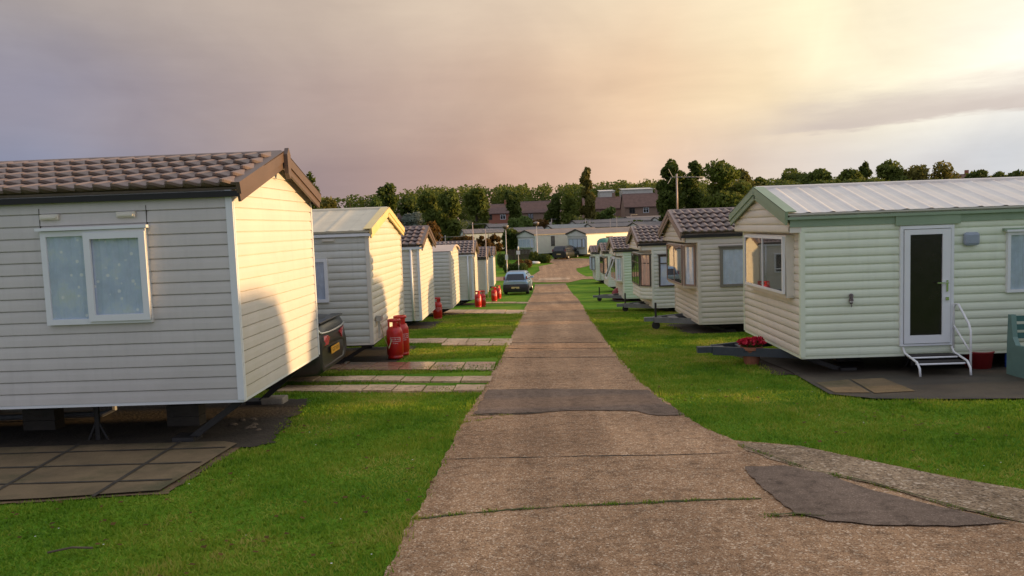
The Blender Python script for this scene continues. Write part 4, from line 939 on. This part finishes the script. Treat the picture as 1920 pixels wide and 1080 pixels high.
# ------------------------------------------------------------------ cars
def car(lab, loc, rz, body, st, cab, hw, rearlights, plate, bumper=None, wheels=(.75, 3.2), wr=.3, saloon=False, mirror=None, extra=None):
    """rear at local x=0, forward +x. st: (x, zbottom, zbelt, halfwidth); cab: (z, xrear, xfront, halfwidth)"""
    r = root('parked_car', loc, rz, lab, 'car')
    def loft(stations, yscale=lambda z: 1): pass
    mb = MB(); rows = []
    for x, z0, z1, w in st:
        rows.append([(x, y, z) for y, z in ((-w*.82,z0),(-w*.97,z0+.12),(-w,z0+(z1-z0)*.45),(-w*.985,z0+(z1-z0)*.75),(-w*.90,z1-.01),(-w*.5,z1+.02),(0,z1+.028),(w*.5,z1+.02),(w*.90,z1-.01),(w*.985,z0+(z1-z0)*.75),(w,z0+(z1-z0)*.45),(w*.97,z0+.12),(w*.82,z0))])
    mb.grid(rows, True); mb.quad(*rows[0]); mb.quad(*rows[-1]); bo = mb.build('body', M[body], r, smooth=True, bevel=.0)
    mb = MB(); rows = []
    for z, xa, xb, w in cab:
        rows.append([(xa,-w*.9,z),(xa+.08,-w,z),(xa+(xb-xa)*.5,-w*1.01,z),(xb-.12,-w,z),(xb,-w*.85,z),(xb+.05,0,z),(xb,w*.85,z),(xb-.12,w,z),(xa+(xb-xa)*.5,w*1.01,z),(xa+.08,w,z),(xa,w*.9,z),(xa-.03,0,z)])
    mb.grid(rows, True); mb.quad(*rows[-1]); mb.build('cabin', M[body], r, smooth=True)
    # glazing: quads just proud of the cabin
    (z0, xa0, xb0, w0), (z1, xa1, xb1, w1) = cab[0], cab[-2]
    L_ = lambda a, b, t: a+(b-a)*t
    def gl(pts, nm='window'):
        mb = MB(); mb.quad(*pts); return mb.build(nm, M['dark_glass2'], r)
    t0, t1 = .10, .92
    gl([(L_(xa0,xa1,t)-.065, s_*L_(w0,w1,t)*.82, L_(z0,z1,t)) for t, s_ in ((t0,-1),(t0,1),(t1,1),(t1,-1))], 'rear_window')
    gl([(L_(xb0,xb1,t)+.085, s_*L_(w0,w1,t)*.8, L_(z0,z1,t)) for t, s_ in ((t0,-1),(t0,1),(t1,1),(t1,-1))], 'windscreen')
    for s_ in (-1, 1):
        for f0, f1 in ((.08,.48),(.52,.93)):
            gl([(L_(L_(xa0,xb0,f), L_(xa1,xb1,f), t), s_*(L_(w0,w1,t)*1.012+.006), L_(z0,z1,t)) for f, t in ((f0,t0),(f1,t0),(f1,t1),(f0,t1))], 'side_window')
    if bumper:
        mb = MB(); bz0, bz1 = bumper; rows = []
        for (x, yq) in ((.42,-hw-.02),(.04,-hw-.02),(-.055,-hw*.88),(-.085,0),(-.055,hw*.88),(.04,hw+.02),(.42,hw+.02)): rows.append([(x, yq, bz0),(x-.02, yq, bz0+.04),(x-.03, yq, (bz0+bz1)/2),(x-.01, yq, bz1),(x+.08, yq*.96, bz1+.01)])
        mb.grid(rows); mb.build('bumper', M['black_plastic'], r, smooth=True)
    for s_ in (-1, 1):
        mb = MB(); pts = rearlights
        q = [(x, s_*y, z) for x, y, z in pts]; mb.quad(*q); mb.quad(*[(x+.03, s_*y*1.0, z) for x, y, z in pts])
        for i in range(len(pts)): 
            a, b = q[i], q[(i+1) % len(q)]; mb.quad(a, b, (b[0]+.03, b[1], b[2]), (a[0]+.03, a[1], a[2]))
        mb.build('tail_light', M['lens'] if saloon else M['lens_dark'], r)
        for xx in wheels:
            mb = MB(); mb.lathe([(wr*.6,-.10),(wr*.95,-.10),(wr,-.07),(wr,.07),(wr*.95,.10),(wr*.6,.10)], (xx, s_*(hw-.09), wr), 24, axis='y'); wh = mb.build('wheel', M['tyre'], r, smooth=True)
            mb = MB(); mb.lathe([(0,.085),(wr*.15,.088),(wr*.55,.075),(wr*.64,.095),(wr*.62,-.09),(0,-.09)] if s_ > 0 else [(0,-.085),(wr*.15,-.088),(wr*.55,-.075),(wr*.64,-.095),(wr*.62,.09),(0,.09)], (xx, s_*(hw-.09), wr), 20, axis='y'); mb.build('rim', M['rim'], wh)
        if mirror:
            mb = MB(); mx_, mz = mirror; mb.box(WORLD, mx_, mx_+.12, s_*(hw*.93), s_*(hw+.16), mz, mz+.12); mb.build('door_mirror', M[body], r, bevel=.03)
    px_, pz, pw, ph, pm = plate
    mb = MB(); mb.box(WORLD, px_-.012, px_, -pw/2, pw/2, pz-ph/2, pz+ph/2); pl_ = mb.build('number_plate', M[pm], r)
    if extra: extra(r, pl_)
    return r
M['dark_glass2'] = mat('car_glass', (.02,.022,.025), .06, .1, 2, spec=.8)
x, y = G(620,690); x, y = -3.40, 12.75
def saloon_extra(r, pl_):
    mb = MB(); mb.tube([(-.045,-.78,.895),(-.065,-.4,.875),(-.07,0,.87),(-.065,.4,.875),(-.045,.74,.895),(-.03,.80,.92),(.0,.83,.985)], .018, 8); mb.build('chrome_strip', M['chrome'], r)
    mb = MB(); mb.box(WORLD, -.03, .16, -.72, .72, 1.035, 1.06); mb.build('spoiler', M['black_paint'], r, bevel=.01)
    vs2, fs2 = text_mesh('SC57 XDX', .085); mb = MB(); mb.v = [(-.068-.003, -a*1.05, .55+b) for a, b, c in vs2]; mb.f = fs2; mb.build('characters', M['ink'], pl_)
    mb = MB(); mb.tube([(.55,.15,1.17),(.35,.3,1.235),(.22,.36,1.235)], .012, 6); mb.build('rear_wiper', M['black_plastic'], r)
SAL = car('dark grey saloon with chrome boot strip and yellow rear plate between caravans', (x, y, T(x, y)), PI, 'black_paint',
    [(-.03,.34,.62,.72),(-.06,.30,.70,.80),(-.02,.26,.92,.85),(.05,.22,1.03,.875),(.5,.20,1.06,.90),(1.3,.2,1.0,.91),(3.4,.2,.98,.91),(4.2,.22,.86,.88),(4.55,.28,.66,.74)],
    [(1.0,.55,3.6,.78),(1.25,.95,2.95,.70),(1.40,1.35,2.55,.63),(1.44,1.5,2.4,.56)], .9, [(-.075,.33,.78),(-.075,.45,.83),(-.03,.78,.84),(.05,.885,.80),(.05,.89,.70),(-.02,.80,.67),(-.075,.45,.68)], (-.058,.55,.52,.115,'plate_y'), None, (.95, 3.6), .33, True, (3.0,.98), saloon_extra)
x, y = G(967,551); Ys = 44.0; q = A(968, 553, 44.0); x = q.x
HAT = car('silver blue hatchback with black bumper parked on grass beside the path', (A(967,550,48).x, 48.0, T(A(967,550,48).x, 48.0)), PI/2-.10, 'silver',
    [(.0,.28,.78,.74),(-.02,.25,.90,.80),(.05,.22,.95,.82),(.6,.2,.95,.83),(2.7,.2,.93,.83),(3.4,.22,.82,.80),(3.75,.28,.62,.68)],
    [(.92,.03,3.0,.79),(1.15,.14,2.75,.74),(1.38,.30,2.25,.64),(1.47,.45,2.0,.56)], .82, [(-.02,.70,.98),(.02,.80,.98),(.06,.80,1.18),(.10,.72,1.22),(.05,.68,1.08)], (-.10,.47,.52,.115,'plate_c'), (.18,.68), (.6, 3.0), .29, False, (2.55,.92))
HAT.scale = (.94,.94,.96)
q = (A(1048,483,87).x, 87.0)
FAR = car('dark estate car parked against the far sunlit cream caravan', (q[0], q[1], T(*q)), rad(62), 'black_paint',
    [(.0,.3,.86,.76),(-.02,.25,.95,.84),(.05,.22,.98,.87),(.6,.2,.98,.88),(2.9,.2,.96,.88),(3.7,.22,.86,.84),(4.1,.28,.66,.7)],
    [(.95,.03,3.3,.83),(1.25,.12,2.9,.76),(1.46,.25,2.4,.68),(1.54,.4,2.1,.6)], .86, [(-.02,.70,.9),(.02,.84,.9),(.06,.84,1.18),(.10,.76,1.2),(.02,.68,1.05)], (-.04,.62,.52,.115,'plate_c'), None, (.75, 3.2), .32, False, (2.7,.98))

# ------------------------------------------------------------------ far caravans
def far_van(lab, px, py, Yd, rz, L, w, h, rise, wall, end, roofm, bayframe, trimb='dark_frame', hitch=False, wins=()):
    p = A(px, py, Yd); g_ = T(p.x, Yd)
    v = caravan(lab, 0, 0, w, g_+.35, h, rise, L, 1, wall, .15, 'flat', endwall=end, roof='rib', roofm=roofm, trim='ivory', barge=trimb, gut='dark_frame', loc=(p.x, Yd, g_), rz=rz, group='far caravans beyond the junction', legs=False, per=.6, hood=.15, bargeh=.1, guth=.05)
    if bayframe: bay(v, .3, w-.3, .75, 1.75, .3, .25, end, bayframe, 'curtain', mull=(.33,.67), trans=())
    for u, z, ww, hh in wins: window(v.r, v.near, u, u+ww, z, z+hh, 'dark_frame', .06, (), (), None)
    return v
FR = mat('far_grey_roof', (.20,.17,.155), .7, .15, 1); M['far_roof'] = FR
M['far_green'] = mat('far_green_roof', (.24,.24,.22), .7, .15, 1)
# root sits at the path end centre; rz turns local +x (body) away
far_van('long cream caravan with grey bay end, farthest left beyond the junction', 988, 474, 93, rad(38), 11, 3.4, 2.25, .5, 'buff', 'greige', 'far_roof', 'white', wins=((2.4,.8,.55,1.2),(6.0,1.1,.5,.9)))
far_van('cream caravan with dark framed bay end, right of the dark estate car', 1083, 474, 90, rad(38), 11, 3.4, 2.3, .5, 'cream', 'greige', 'far_roof', 'dark_frame', wins=((3.0,.8,1.0,1.1),))
mid_lab = ['second tier caravan with sunlit cream flank above the left bay caravan', 'second tier caravan with dark gable edge in the middle of the roofs', 'second tier caravan whose pale flank shows above the mint caravan', 'third tier caravan with low grey roof left of the masts', 'third tier caravan with pale sunlit flank beneath the brick house', 'third tier caravan with wide grey roof on the right', 'caravan with white gable roof behind the tiled ivory caravan', 'caravan with long grey roof above the rust coloured bushes', 'caravan with pinkish grey roof left of the tall lamp post']
mids = [(1030,448,112,22,11),(1105,447,112,22,11),(1190,446,110,22,12),(1075,436,135,20,11),(1150,432,140,20,11),(1230,428,140,20,12),(1175,424,155,20,11),(870,452,105,15,11),(915,436,130,15,11)]
for lab, (px, py, Yd, az, L) in zip(mid_lab, mids):
    p = A(px, py, Yd); far_van(lab, px, py, Yd, rad(az), L, 3.3, 2.2, .5, random.choice(['cream','buff','ivory']), 'greige', random.choice(['far_roof','far_roof','far_green']), None)
for k, (px, pt, Yd, lab) in enumerate([(1098,410,120,'slim aerial mast above the second tier of far roofs'), (1144,410,108,'left mast of the close set far pair with a yagi aerial'), (1156,407,108,'taller right mast of the close set far pair'), (1106,412,125,'short bright mast just right of the slim far mast'), (1183,402,150,'round topped aerial in front of the brick house'), (1034,410,135,'faint aerial mast below the row of house windows')]):
    p = A(px, pt, Yd); aerial((p.x, p.y, T(p.x, p.y)), p.z, 'pole_pink', lab, random.uniform(0, 1), els=5, arm=1.6, th=2.6)
# teal awning top
p = A(1133,446,86); az_ = p.z-T(p.x, 86); ra = root('awning', (p.x, 86, T(p.x, 86)), 0, 'teal green rounded awning behind the grey tiled roofs on the right', 'awning')
mb = MB(); mb.lathe([(.85,0),(.85,az_-.6),(.78,az_-.3),(.5,az_-.06),(0,az_)], seg=20); mb.build('canopy', M['teal'], ra, smooth=True)

# ------------------------------------------------------------------ lamps, signs, hedges, fence
def lamp(px, pb, pt, lab, globe, plate=None, r0=.055, small=False):
    x, y = G(px, pb); H = A(px, pt, y).z-T(x, y); r = root('lamp_post' if not small else 'marker_post', (x, y, T(x, y)), 0, lab, 'lamp post' if not small else 'post')
    mb = MB(); mb.tube([(0,0,0),(0,0,.9),(0,0,1.0),(0,0,H-.3)], [r0*1.5, r0*1.5, r0, r0*.75], 10); mb.build('column', M['pole'], r, smooth=True)
    if globe:
        mb = MB(); mb.lathe([(.05,H-.34),(.16,H-.28),(.27,H-.16),(.30,H-.02),(.24,H+.10),(.12,H+.17),(0,H+.19)], seg=18); mb.build('lantern', M['lamp_dark'], r, smooth=True)
        mb = MB(); mb.lathe([(.33,H+.0),(.34,H+.02),(.30,H+.05)], seg=18); mb.build('cap', M['pole'], r)
    elif small:
        mb = MB(); mb.lathe([(0,H-.34),(.07,H-.32),(.08,H-.1),(.06,H),(0,H+.02)], seg=12); mb.build('lantern', M['sign_white'], r, smooth=True)
    if plate:
        z, w, h = plate; mb = MB(); mb.box(WORLD, -w/2, w/2, -.10, -.075, z-h/2, z+h/2); mb.build('plate', M['sign_white'], r)
    return r
lamp(951,513,424,'tall lamp post with dark globe lantern and white plate behind the hatchback', True, (1.6,.28,.5))
lamp(1008,492,418,'slimmer lamp post with dark globe beside the small hedge at the far bend', True)
lamp(973,512,462,'short post with small white lamp head and square white plate', False, (2.0,.36,.36), .035, True)
def bush(lab, blobs, n, size, leaf, loc, stem=True, name='bush', cat='bush', group=None):
    r = root(name, loc, 0, lab, cat, group); fastmesh('foliage', leafcloud(n, blobs, size), 4, LF[leaf], r)
    mb = MB()
    for k in range(3): mb.tube([(random.uniform(-.2,.2), random.uniform(-.1,.1), -.05), (blobs[k % len(blobs)][0]*.6, 0, blobs[k % len(blobs)][2])], [.05,.02], 6)
    mb.build('stem', M['bark'], r); return r
def hedge_px(lab, xa, xb, yb, yt, leaf, n=2200, size=.10, dep=1.2):
    x0, y0 = G(xa, yb); x1, _ = G(xb, yb); H = A(xa, yt, y0).z-T(x0, y0); W = x1-x0; k = max(2, int(W/H*1.6))
    bl = [((i+.5)/k*W-W/2+random.uniform(-.1,.1), random.uniform(-.2,.2), H*.5, W/k*.8, dep/2, H*.5*random.uniform(.9,1.05)) for i in range(k)]
    return bush(lab, bl, n, size, leaf, ((x0+x1)/2, y0+dep/2, T((x0+x1)/2, y0)), name='hedge', cat='hedge')
hedge_px('clipped green hedge around the short post at the junction', 946, 985, 513, 494, 'hedge'); hedge_px('rust tinted hedge just right of the green junction hedge', 970, 996, 504, 488, 'rust')
hedge_px('round green bush beside the last left caravan', 934, 950, 503, 474, 'bright', 1800); hedge_px('dark green bush at the fence end beside the slim lamp post', 993, 1009, 495, 471, 'dark', 1500); hedge_px('small trimmed hedge right of the slim lamp post', 1012, 1032, 494, 476, 'hedge', 1500)
a = G(948,490); b = G(998,489); rf = root('panel_fence', (a[0], a[1]+1.5, T(*a)), 0, 'dark brown board fence below the far left bay caravan', 'fence')
mb = MB(); Lf = b[0]-a[0]; n = int(Lf/.16)
for k in range(n): mb.box(WORLD, k*.16+.005, k*.16+.15, 0, .025, .05, 1.25+random.uniform(-.03,.03))
mb.build('boards', M['timber'], rf); 
for k in range(4): mb = MB(); mb.box(WORLD, k*Lf/3-.05, k*Lf/3+.05, -.06, .0, 0, 1.35); mb.build('post', M['timber'], rf)
# white boulder markers near the bend
x, y = G(1011,494); mb = MB(); mb.lathe([(0,0),(.4,0),(.5,.12),(.38,.3),(0,.36)], seg=12); o = mb.build('painted_stone', M['sign_white'], smooth=True); o.location = (x-.6, y-.4, T(x, y)); o.scale = (1.5,.8,.8); tag(o, 'white painted stone at the foot of the slim lamp post', 'stone')

# ------------------------------------------------------------------ houses and sheds
def house(lab, px, py, Yd, rz, L, D, eave, rise, wall, nwin, gable=None):
    p = A(px, py, Yd); zg = T(p.x, Yd); ez = p.z-zg      # given pixel = near eave left corner
    r = root('brick_house', (p.x, Yd, zg), rz, lab, 'house', 'brick houses on the rise'); 
    mb = MB(); mb.box(WORLD, 0, L, 0, D, -.5, ez); mb.build('wall', M[wall], r)
    mb = MB()
    for xx in (0, L): mb.quad((xx,0,ez),(xx,D,ez),(xx,D/2,ez+rise)); 
    mb.build('gable', M[gable or wall], r)
    mb = MB(); o_ = .35
    for s_ in (0, 1):
        y0, y1 = (-o_, D/2) if s_ == 0 else (D+o_, D/2); zl = ez-rise*o_/(D/2)
        mb.quad((-.2,y0,zl+.05),(L+.2,y0,zl+.05),(L+.2,y1,ez+rise+.05),(-.2,y1,ez+rise+.05)); mb.quad((-.2,y0,zl-.1),(L+.2,y0,zl-.1),(L+.2,y0,zl+.05),(-.2,y0,zl+.05))
    rf = mb.build('roof', M['house_tile'], r)
    mb = MB(); mb.box(WORLD, L*.8, L*.8+.7, D/2-.4, D/2+.4, ez+rise-.5, ez+rise+1.0); mb.build('chimney', M[wall], rf)
    for fl_ in (0, 1):
        for k in range(nwin):
            u = L*(k+.5)/nwin-.65; z = ez-1.65 if fl_ == 0 else ez-4.2
            F = Fr((u, 0, z), (1,0,0), (0,0,1), (0,-1,0)); window(r, F, 0, 1.3, 0, 1.25, 'white' if k % 2 else 'dark_frame', .09, (.5,), (.7,), None, glassm='glass')
    return r
house('brown brick house with two upper windows between oval trees', 976, 398, 185, 0, 9.5, 8, 5, 2.6, 'brick', 2)
house('brick house with red gable in the middle behind green bushes', 1095, 391, 190, 0, 9.2, 8, 5, 2.7, 'brick', 2, 'brick_red')
house('long brown brick house with three upper windows near the tall poplars', 1172, 387, 180, 0, 9.6, 8.5, 5, 3.0, 'brick', 3)
house('low brick house with plain brown roof behind the silver bush', 744, 412, 150, 0, 5.6, 8, 5, 2.2, 'brick_red', 1)
house('brick house glimpsed between two oval trees on the left', 905, 400, 188, 0, 6.5, 8, 5, 2.2, 'brick_red', 2)
house('red roofed bungalow peeping over the grey sheet roof on the right', 1785, 341, 200, 0, 6.5, 7, 4, 2.0, 'brick_red', 1)
for lab, xa, xb, yt, Yd in (('long pale flat roofed shed on the hill, left of two', 1125, 1152, 359, 280), ('larger pale flat roofed shed on the hill, right of two', 1167, 1224, 356, 280)):
    a = A(xa, yt, Yd); b = A(xb, yt, Yd); zg = T(a.x, Yd); r = root('shed', (a.x, Yd, zg), 0, lab, 'shed')
    mb = MB(); mb.box(WORLD, 0, b.x-a.x, 0, 10, -.5, a.z-zg); mb.build('wall', M['shed_roof'], r)
    mb = MB(); W_ = b.x-a.x; mb.quad((-.3,-.3,a.z-zg+.02),(W_+.3,-.3,a.z-zg+.02),(W_+.3,10,a.z-zg+.9),(-.3,10,a.z-zg+.9)); mb.box(WORLD, -.3, W_+.3, -.35, -.3, a.z-zg-.15, a.z-zg+.12); mb.build('roof', M['sheet_roof'], r)

# ------------------------------------------------------------------ trees
def tree(lab, px, pt, wpx, Yd, kind, leaf, n=1500, name='tree', group=None, size=None, zoff=0):
    p = A(px, pt, Yd); zg = T(p.x, Yd); H = p.z-zg; W_ = wpx/FPX*Yd
    r = root(name, (p.x, Yd, zg), random.uniform(0, 6), lab, 'tree', group); bl = []
    if kind == 'poplar':
        for k in range(16):
            t = k/15; rr = W_*.5*(.5+.5*math.sin(PI*min(1, .12+t*.80))**.7)*random.uniform(.8,1.1); a = random.uniform(0, 2*PI)
            bl.append((math.cos(a)*rr*.45, math.sin(a)*rr*.45, H*(.16+.78*t), rr*.62*random.uniform(.8,1.15), rr*.62, H*.075*random.uniform(.8,1.3)))
    elif kind == 'oval':
        for k in range(22):
            t = random.random(); rr = W_*.5*math.sin(PI*(.12+.8*t))**.6; a = random.uniform(0, 2*PI); q = random.uniform(.3,.75)
            s_ = W_*random.uniform(.16,.26); bl.append((math.cos(a)*rr*q, math.sin(a)*rr*q, H*(.15+.74*t), s_, s_, s_*random.uniform(.9,1.5)))
    elif kind == 'round':
        for k in range(24):
            t = random.random(); rr = W_*.5*math.sqrt(max(.1, 1-(1.4*t-.55)**2)); a = random.uniform(0, 2*PI); q = random.uniform(.2,.85)
            s_ = W_*random.uniform(.13,.22); bl.append((math.cos(a)*rr*q, math.sin(a)*rr*q, H*(.16+.74*t), s_*1.15, s_*1.15, s_))
    elif kind == 'tuft':
        for k in range(14):
            t = k/13; rr = W_*.5*(1.0 if t < .55 else .35+.5*abs(math.sin(t*9))); a = random.uniform(0, 2*PI)
            bl.append((math.cos(a)*rr*.4, math.sin(a)*rr*.4, H*(.14+.82*t), rr*.6, rr*.6, H*.07))
    else:   # sparse spreading shrub
        for k in range(26):
            a = random.uniform(0, 2*PI); q = math.sqrt(random.random()); s_ = W_*random.uniform(.07,.12)
            bl.append((math.cos(a)*W_*.45*q, math.sin(a)*W_*.45*q, H*(.35+.58*random.random()*(1-.5*q)), s_, s_, s_*.8))
    sz = size or max(.13, Yd*.0026)
    fastmesh('crown', leafcloud(int(n*2.2), bl, sz), 4, LF[leaf], r)
    mb = MB(); mb.tube([(0,0,-.3),(.05*W_*.2,0,H*.3),(0,0,H*.62),(0,0,H*.9)], [W_*.035+.06, W_*.028+.05, .07, .02], 7)
    for k in range(5):
        b_ = random.choice(bl); mb.tube([(0,0,H*random.uniform(.2,.5)), (b_[0]*.5, b_[1]*.5, b_[2]*.85), (b_[0], b_[1], b_[2])], [.07,.04,.015], 5)
    mb.build('trunk', M['bark'], r); return r
TREES = [
 ('slim dark tree showing just beyond the large cream caravan roof', 578,327,34,62,'poplar','dark',1500),
 ('rounded olive bush tree right of the cream caravan gable', 612,360,62,75,'round','olive',1800),
 ('thin leafless looking bush above the cream sheet roof', 655,364,70,80,'sparse','olive',900),
 ('light green young tree above the cream sheet roof ridge', 701,363,34,78,'oval','bright',1400),
 ('conical dark tree above the yellow gable peak', 722,345,42,82,'poplar','dark',2000),
 ('low dark tree on the skyline left of the big oval pair', 775,366,55,150,'round','dark',1300),
 ('large oval tree, left of the big pair behind the silver bush', 803,356,52,125,'oval','green',2200),
 ('large oval tree, right of the big pair behind the silver bush', 838,353,52,122,'oval','green',2200),
 ('single oval tree left of the brown house', 891,350,50,135,'oval','green',2100),
 ('single oval tree in front of the brown house corner', 956,355,42,140,'oval','dark',2000),
 ('narrow upright tree right of the brown house windows', 1035,347,32,140,'oval','dark',1700),
 ('squat oval tree beside the narrow upright tree', 1065,364,36,138,'oval','green',1600),
 ('tall slender tree with tufted bare top in the middle', 1100,317,30,140,'tuft','olive',1900),
 ('bright bushy tree below the red gable house', 1142,385,36,150,'round','bright',1300),
 ('dark bush tree below the middle houses', 1112,400,40,150,'round','green',1200),
 ('tall dark poplar right of the long brick house', 1258,299,42,115,'poplar','dark',2400),
 ('second tall poplar with thin crown, right of the aerial pole', 1303,302,36,115,'poplar','dark',2000),
 ('broad tall green tree right of the two poplars', 1355,305,72,110,'round','green',2600),
 ('slim tree beside the broad tall green tree', 1394,318,22,118,'poplar','olive',1000),
 ('small round tree on the skyline above the green caravan gable', 1425,321,36,120,'round','dark',1200),
 ('low wide olive bush tree above the tiled roof', 1400,346,90,100,'round','olive',2200),
 ('olive bush tree above the green gable peak', 1460,340,80,102,'round','green',2000),
 ('wide dark skyline tree above the sheet roof', 1490,307,76,135,'round','dark',2200),
 ('dense rounded green tree, first of a pair above the sheet roof', 1540,312,56,128,'round','green',2000),
 ('dense rounded green tree, second of a pair above the sheet roof', 1594,318,56,128,'round','green',2000),
 ('narrow dark cypress shaped tree on the right skyline', 1624,306,18,150,'poplar','dark',1200),
 ('large rounded tree right of the narrow cypress shape', 1675,307,70,140,'round','green',2300),
 ('large rounded olive tree left of the red roofed bungalow', 1742,305,82,138,'round','olive',2500),
 ('small dark tree right of the red roofed bungalow', 1836,314,36,170,'round','dark',1200),
 ('small skyline tree nearer the right edge', 1872,321,34,180,'round','dark',1100),
 ('low tree at the right edge of the skyline', 1908,322,46,185,'round','dark',1200),
 ('pale silver leaved bush in front of the plain brown roof', 772,398,48,112,'round','silver',1500),
 ('rust coloured bush behind the tiled pale caravan roof', 808,416,56,80,'round','rust',1500),
 ('rust coloured bush right of the small aerial', 868,424,60,85,'sparse','rust',1500),
 ('reddish bush behind the aerial masts', 915,430,50,88,'sparse','rust',1300),
 ('large green bush left of the far bay caravan', 975,410,62,100,'round','bright',2000),
 ('dark tree trunked bush beside the tall lamp post', 958,430,36,95,'round','dark',1400),
 ('rust leaved tree above the far left bay caravan', 1016,414,40,118,'round','rust',1300),
]
for t in TREES:
    t = list(t)
    if t[5] == 'poplar': t[3] *= 1.25
    if t[4] in (100, 102): t[4] = 116
    if t[1] > 1330: t[3] *= 1.3; t[7] = int(t[7]*1.3)
    tree(*t)
# far wood along the ridge: one mass
bl = []
for k in range(300):
    px = random.uniform(560, 1980); Yd = random.uniform(290, 380); top = np.interp(px, [560,740,800,1000,1240,1500,1980], [372,364,350,347,338,334,328])+random.uniform(-4, 10); p = A(px, top, Yd); zg = T(p.x, Yd); H = p.z-zg
    for j in range(4): bl.append((p.x+random.uniform(-2,2), Yd, zg+H*(.10+.245*j), random.uniform(2.5,4.2), 3.5, H*.18))
o = fastmesh('far_wood', leafcloud(80000, bl, .66), 4, LF['green']); tag(o, kind='stuff')
bl = []
for k in range(170):
    px = random.uniform(560, 1900); p = A(px, 420, random.choice([random.uniform(118, 150), random.uniform(150, 176), random.uniform(205, 250)])); zg = T(p.x, p.y); bl.append((p.x, p.y, zg+.8, 2.8, 2, random.uniform(1.0, 2.4)))
for k in range(70):
    px = random.uniform(1370, 1790); p = A(px, random.uniform(328, 340), random.uniform(118, 128)); zg = T(p.x, p.y)
    for j in range(3): bl.append((p.x, p.y, zg+(p.z-zg)*(.3+.25*j), 1.6, 1.6, 1.3))
o = fastmesh('hedge_belt', leafcloud(52000, bl, .34), 4, LF['dark']); tag(o, kind='stuff')

# ------------------------------------------------------------------ unseen touring caravans added off to the right to shade the left row
def shade_tourer():
    r = root('added_shade_caravan', (0,0,0), 0, 'x', 'caravan', 'unseen touring caravans added for shade'); Lt = 5.4
    pr_ = [(0,.5),(0,1.3),(.15,2.15),(.5,2.5),(1.1,2.64),(4.4,2.66),(5.0,2.52),(5.3,2.1),(5.4,1.3),(5.3,.5)]
    mb = MB(); mb.grid([[(xx, y, z) for y, z in pr_] for xx in (-1.1, 1.1)], True)
    for xx in (-1.1, 1.1): mb.quad(*[(xx, y, z) for y, z in pr_])
    mb.build('body', M['ivory'], r)
    for y0 in (.6, 2.2, 3.8): window(r, Fr((-1.1, y0, 0), (0,1,0), (0,0,1), (-1,0,0)), 0, 1.1, 1.3, 2.0, 'dark_frame', .05, (), (), 'curtain')
    for s_ in (-1, 1):
        mb = MB(); mb.lathe([(0,-.1),(.3,-.1),(.32,0),(.3,.1),(0,.1)], (s_*1.0, 2.7, .32), 20, axis='x'); mb.build('wheel', M['tyre'], r)
    mb = MB(); mb.bar((0,0,.45), (0,-1.0,.45), .1); mb.tube([(0,-.9,.6),(0,-.9,0)], .03, 8); mb.build('drawbar', M['chassis'], r); return r
tp = shade_tourer()
for k, (y0, l_) in enumerate([(-2.8,5.9),(4.0,5.75),(10.45,5.55),(17.2,5.2),(23.7,5.3)]):
    o = tp if k == 0 else copy_tree(tp); o.location = (18.5, y0+.4, T(18.5, y0+3)); o.scale = (1, l_/5.4, 1); o.rotation_euler = (0, 0, 0)
    o['label'] = ['first','second','third','fourth','fifth'][k]+' unseen touring caravan from the near end, added to shade the left row'
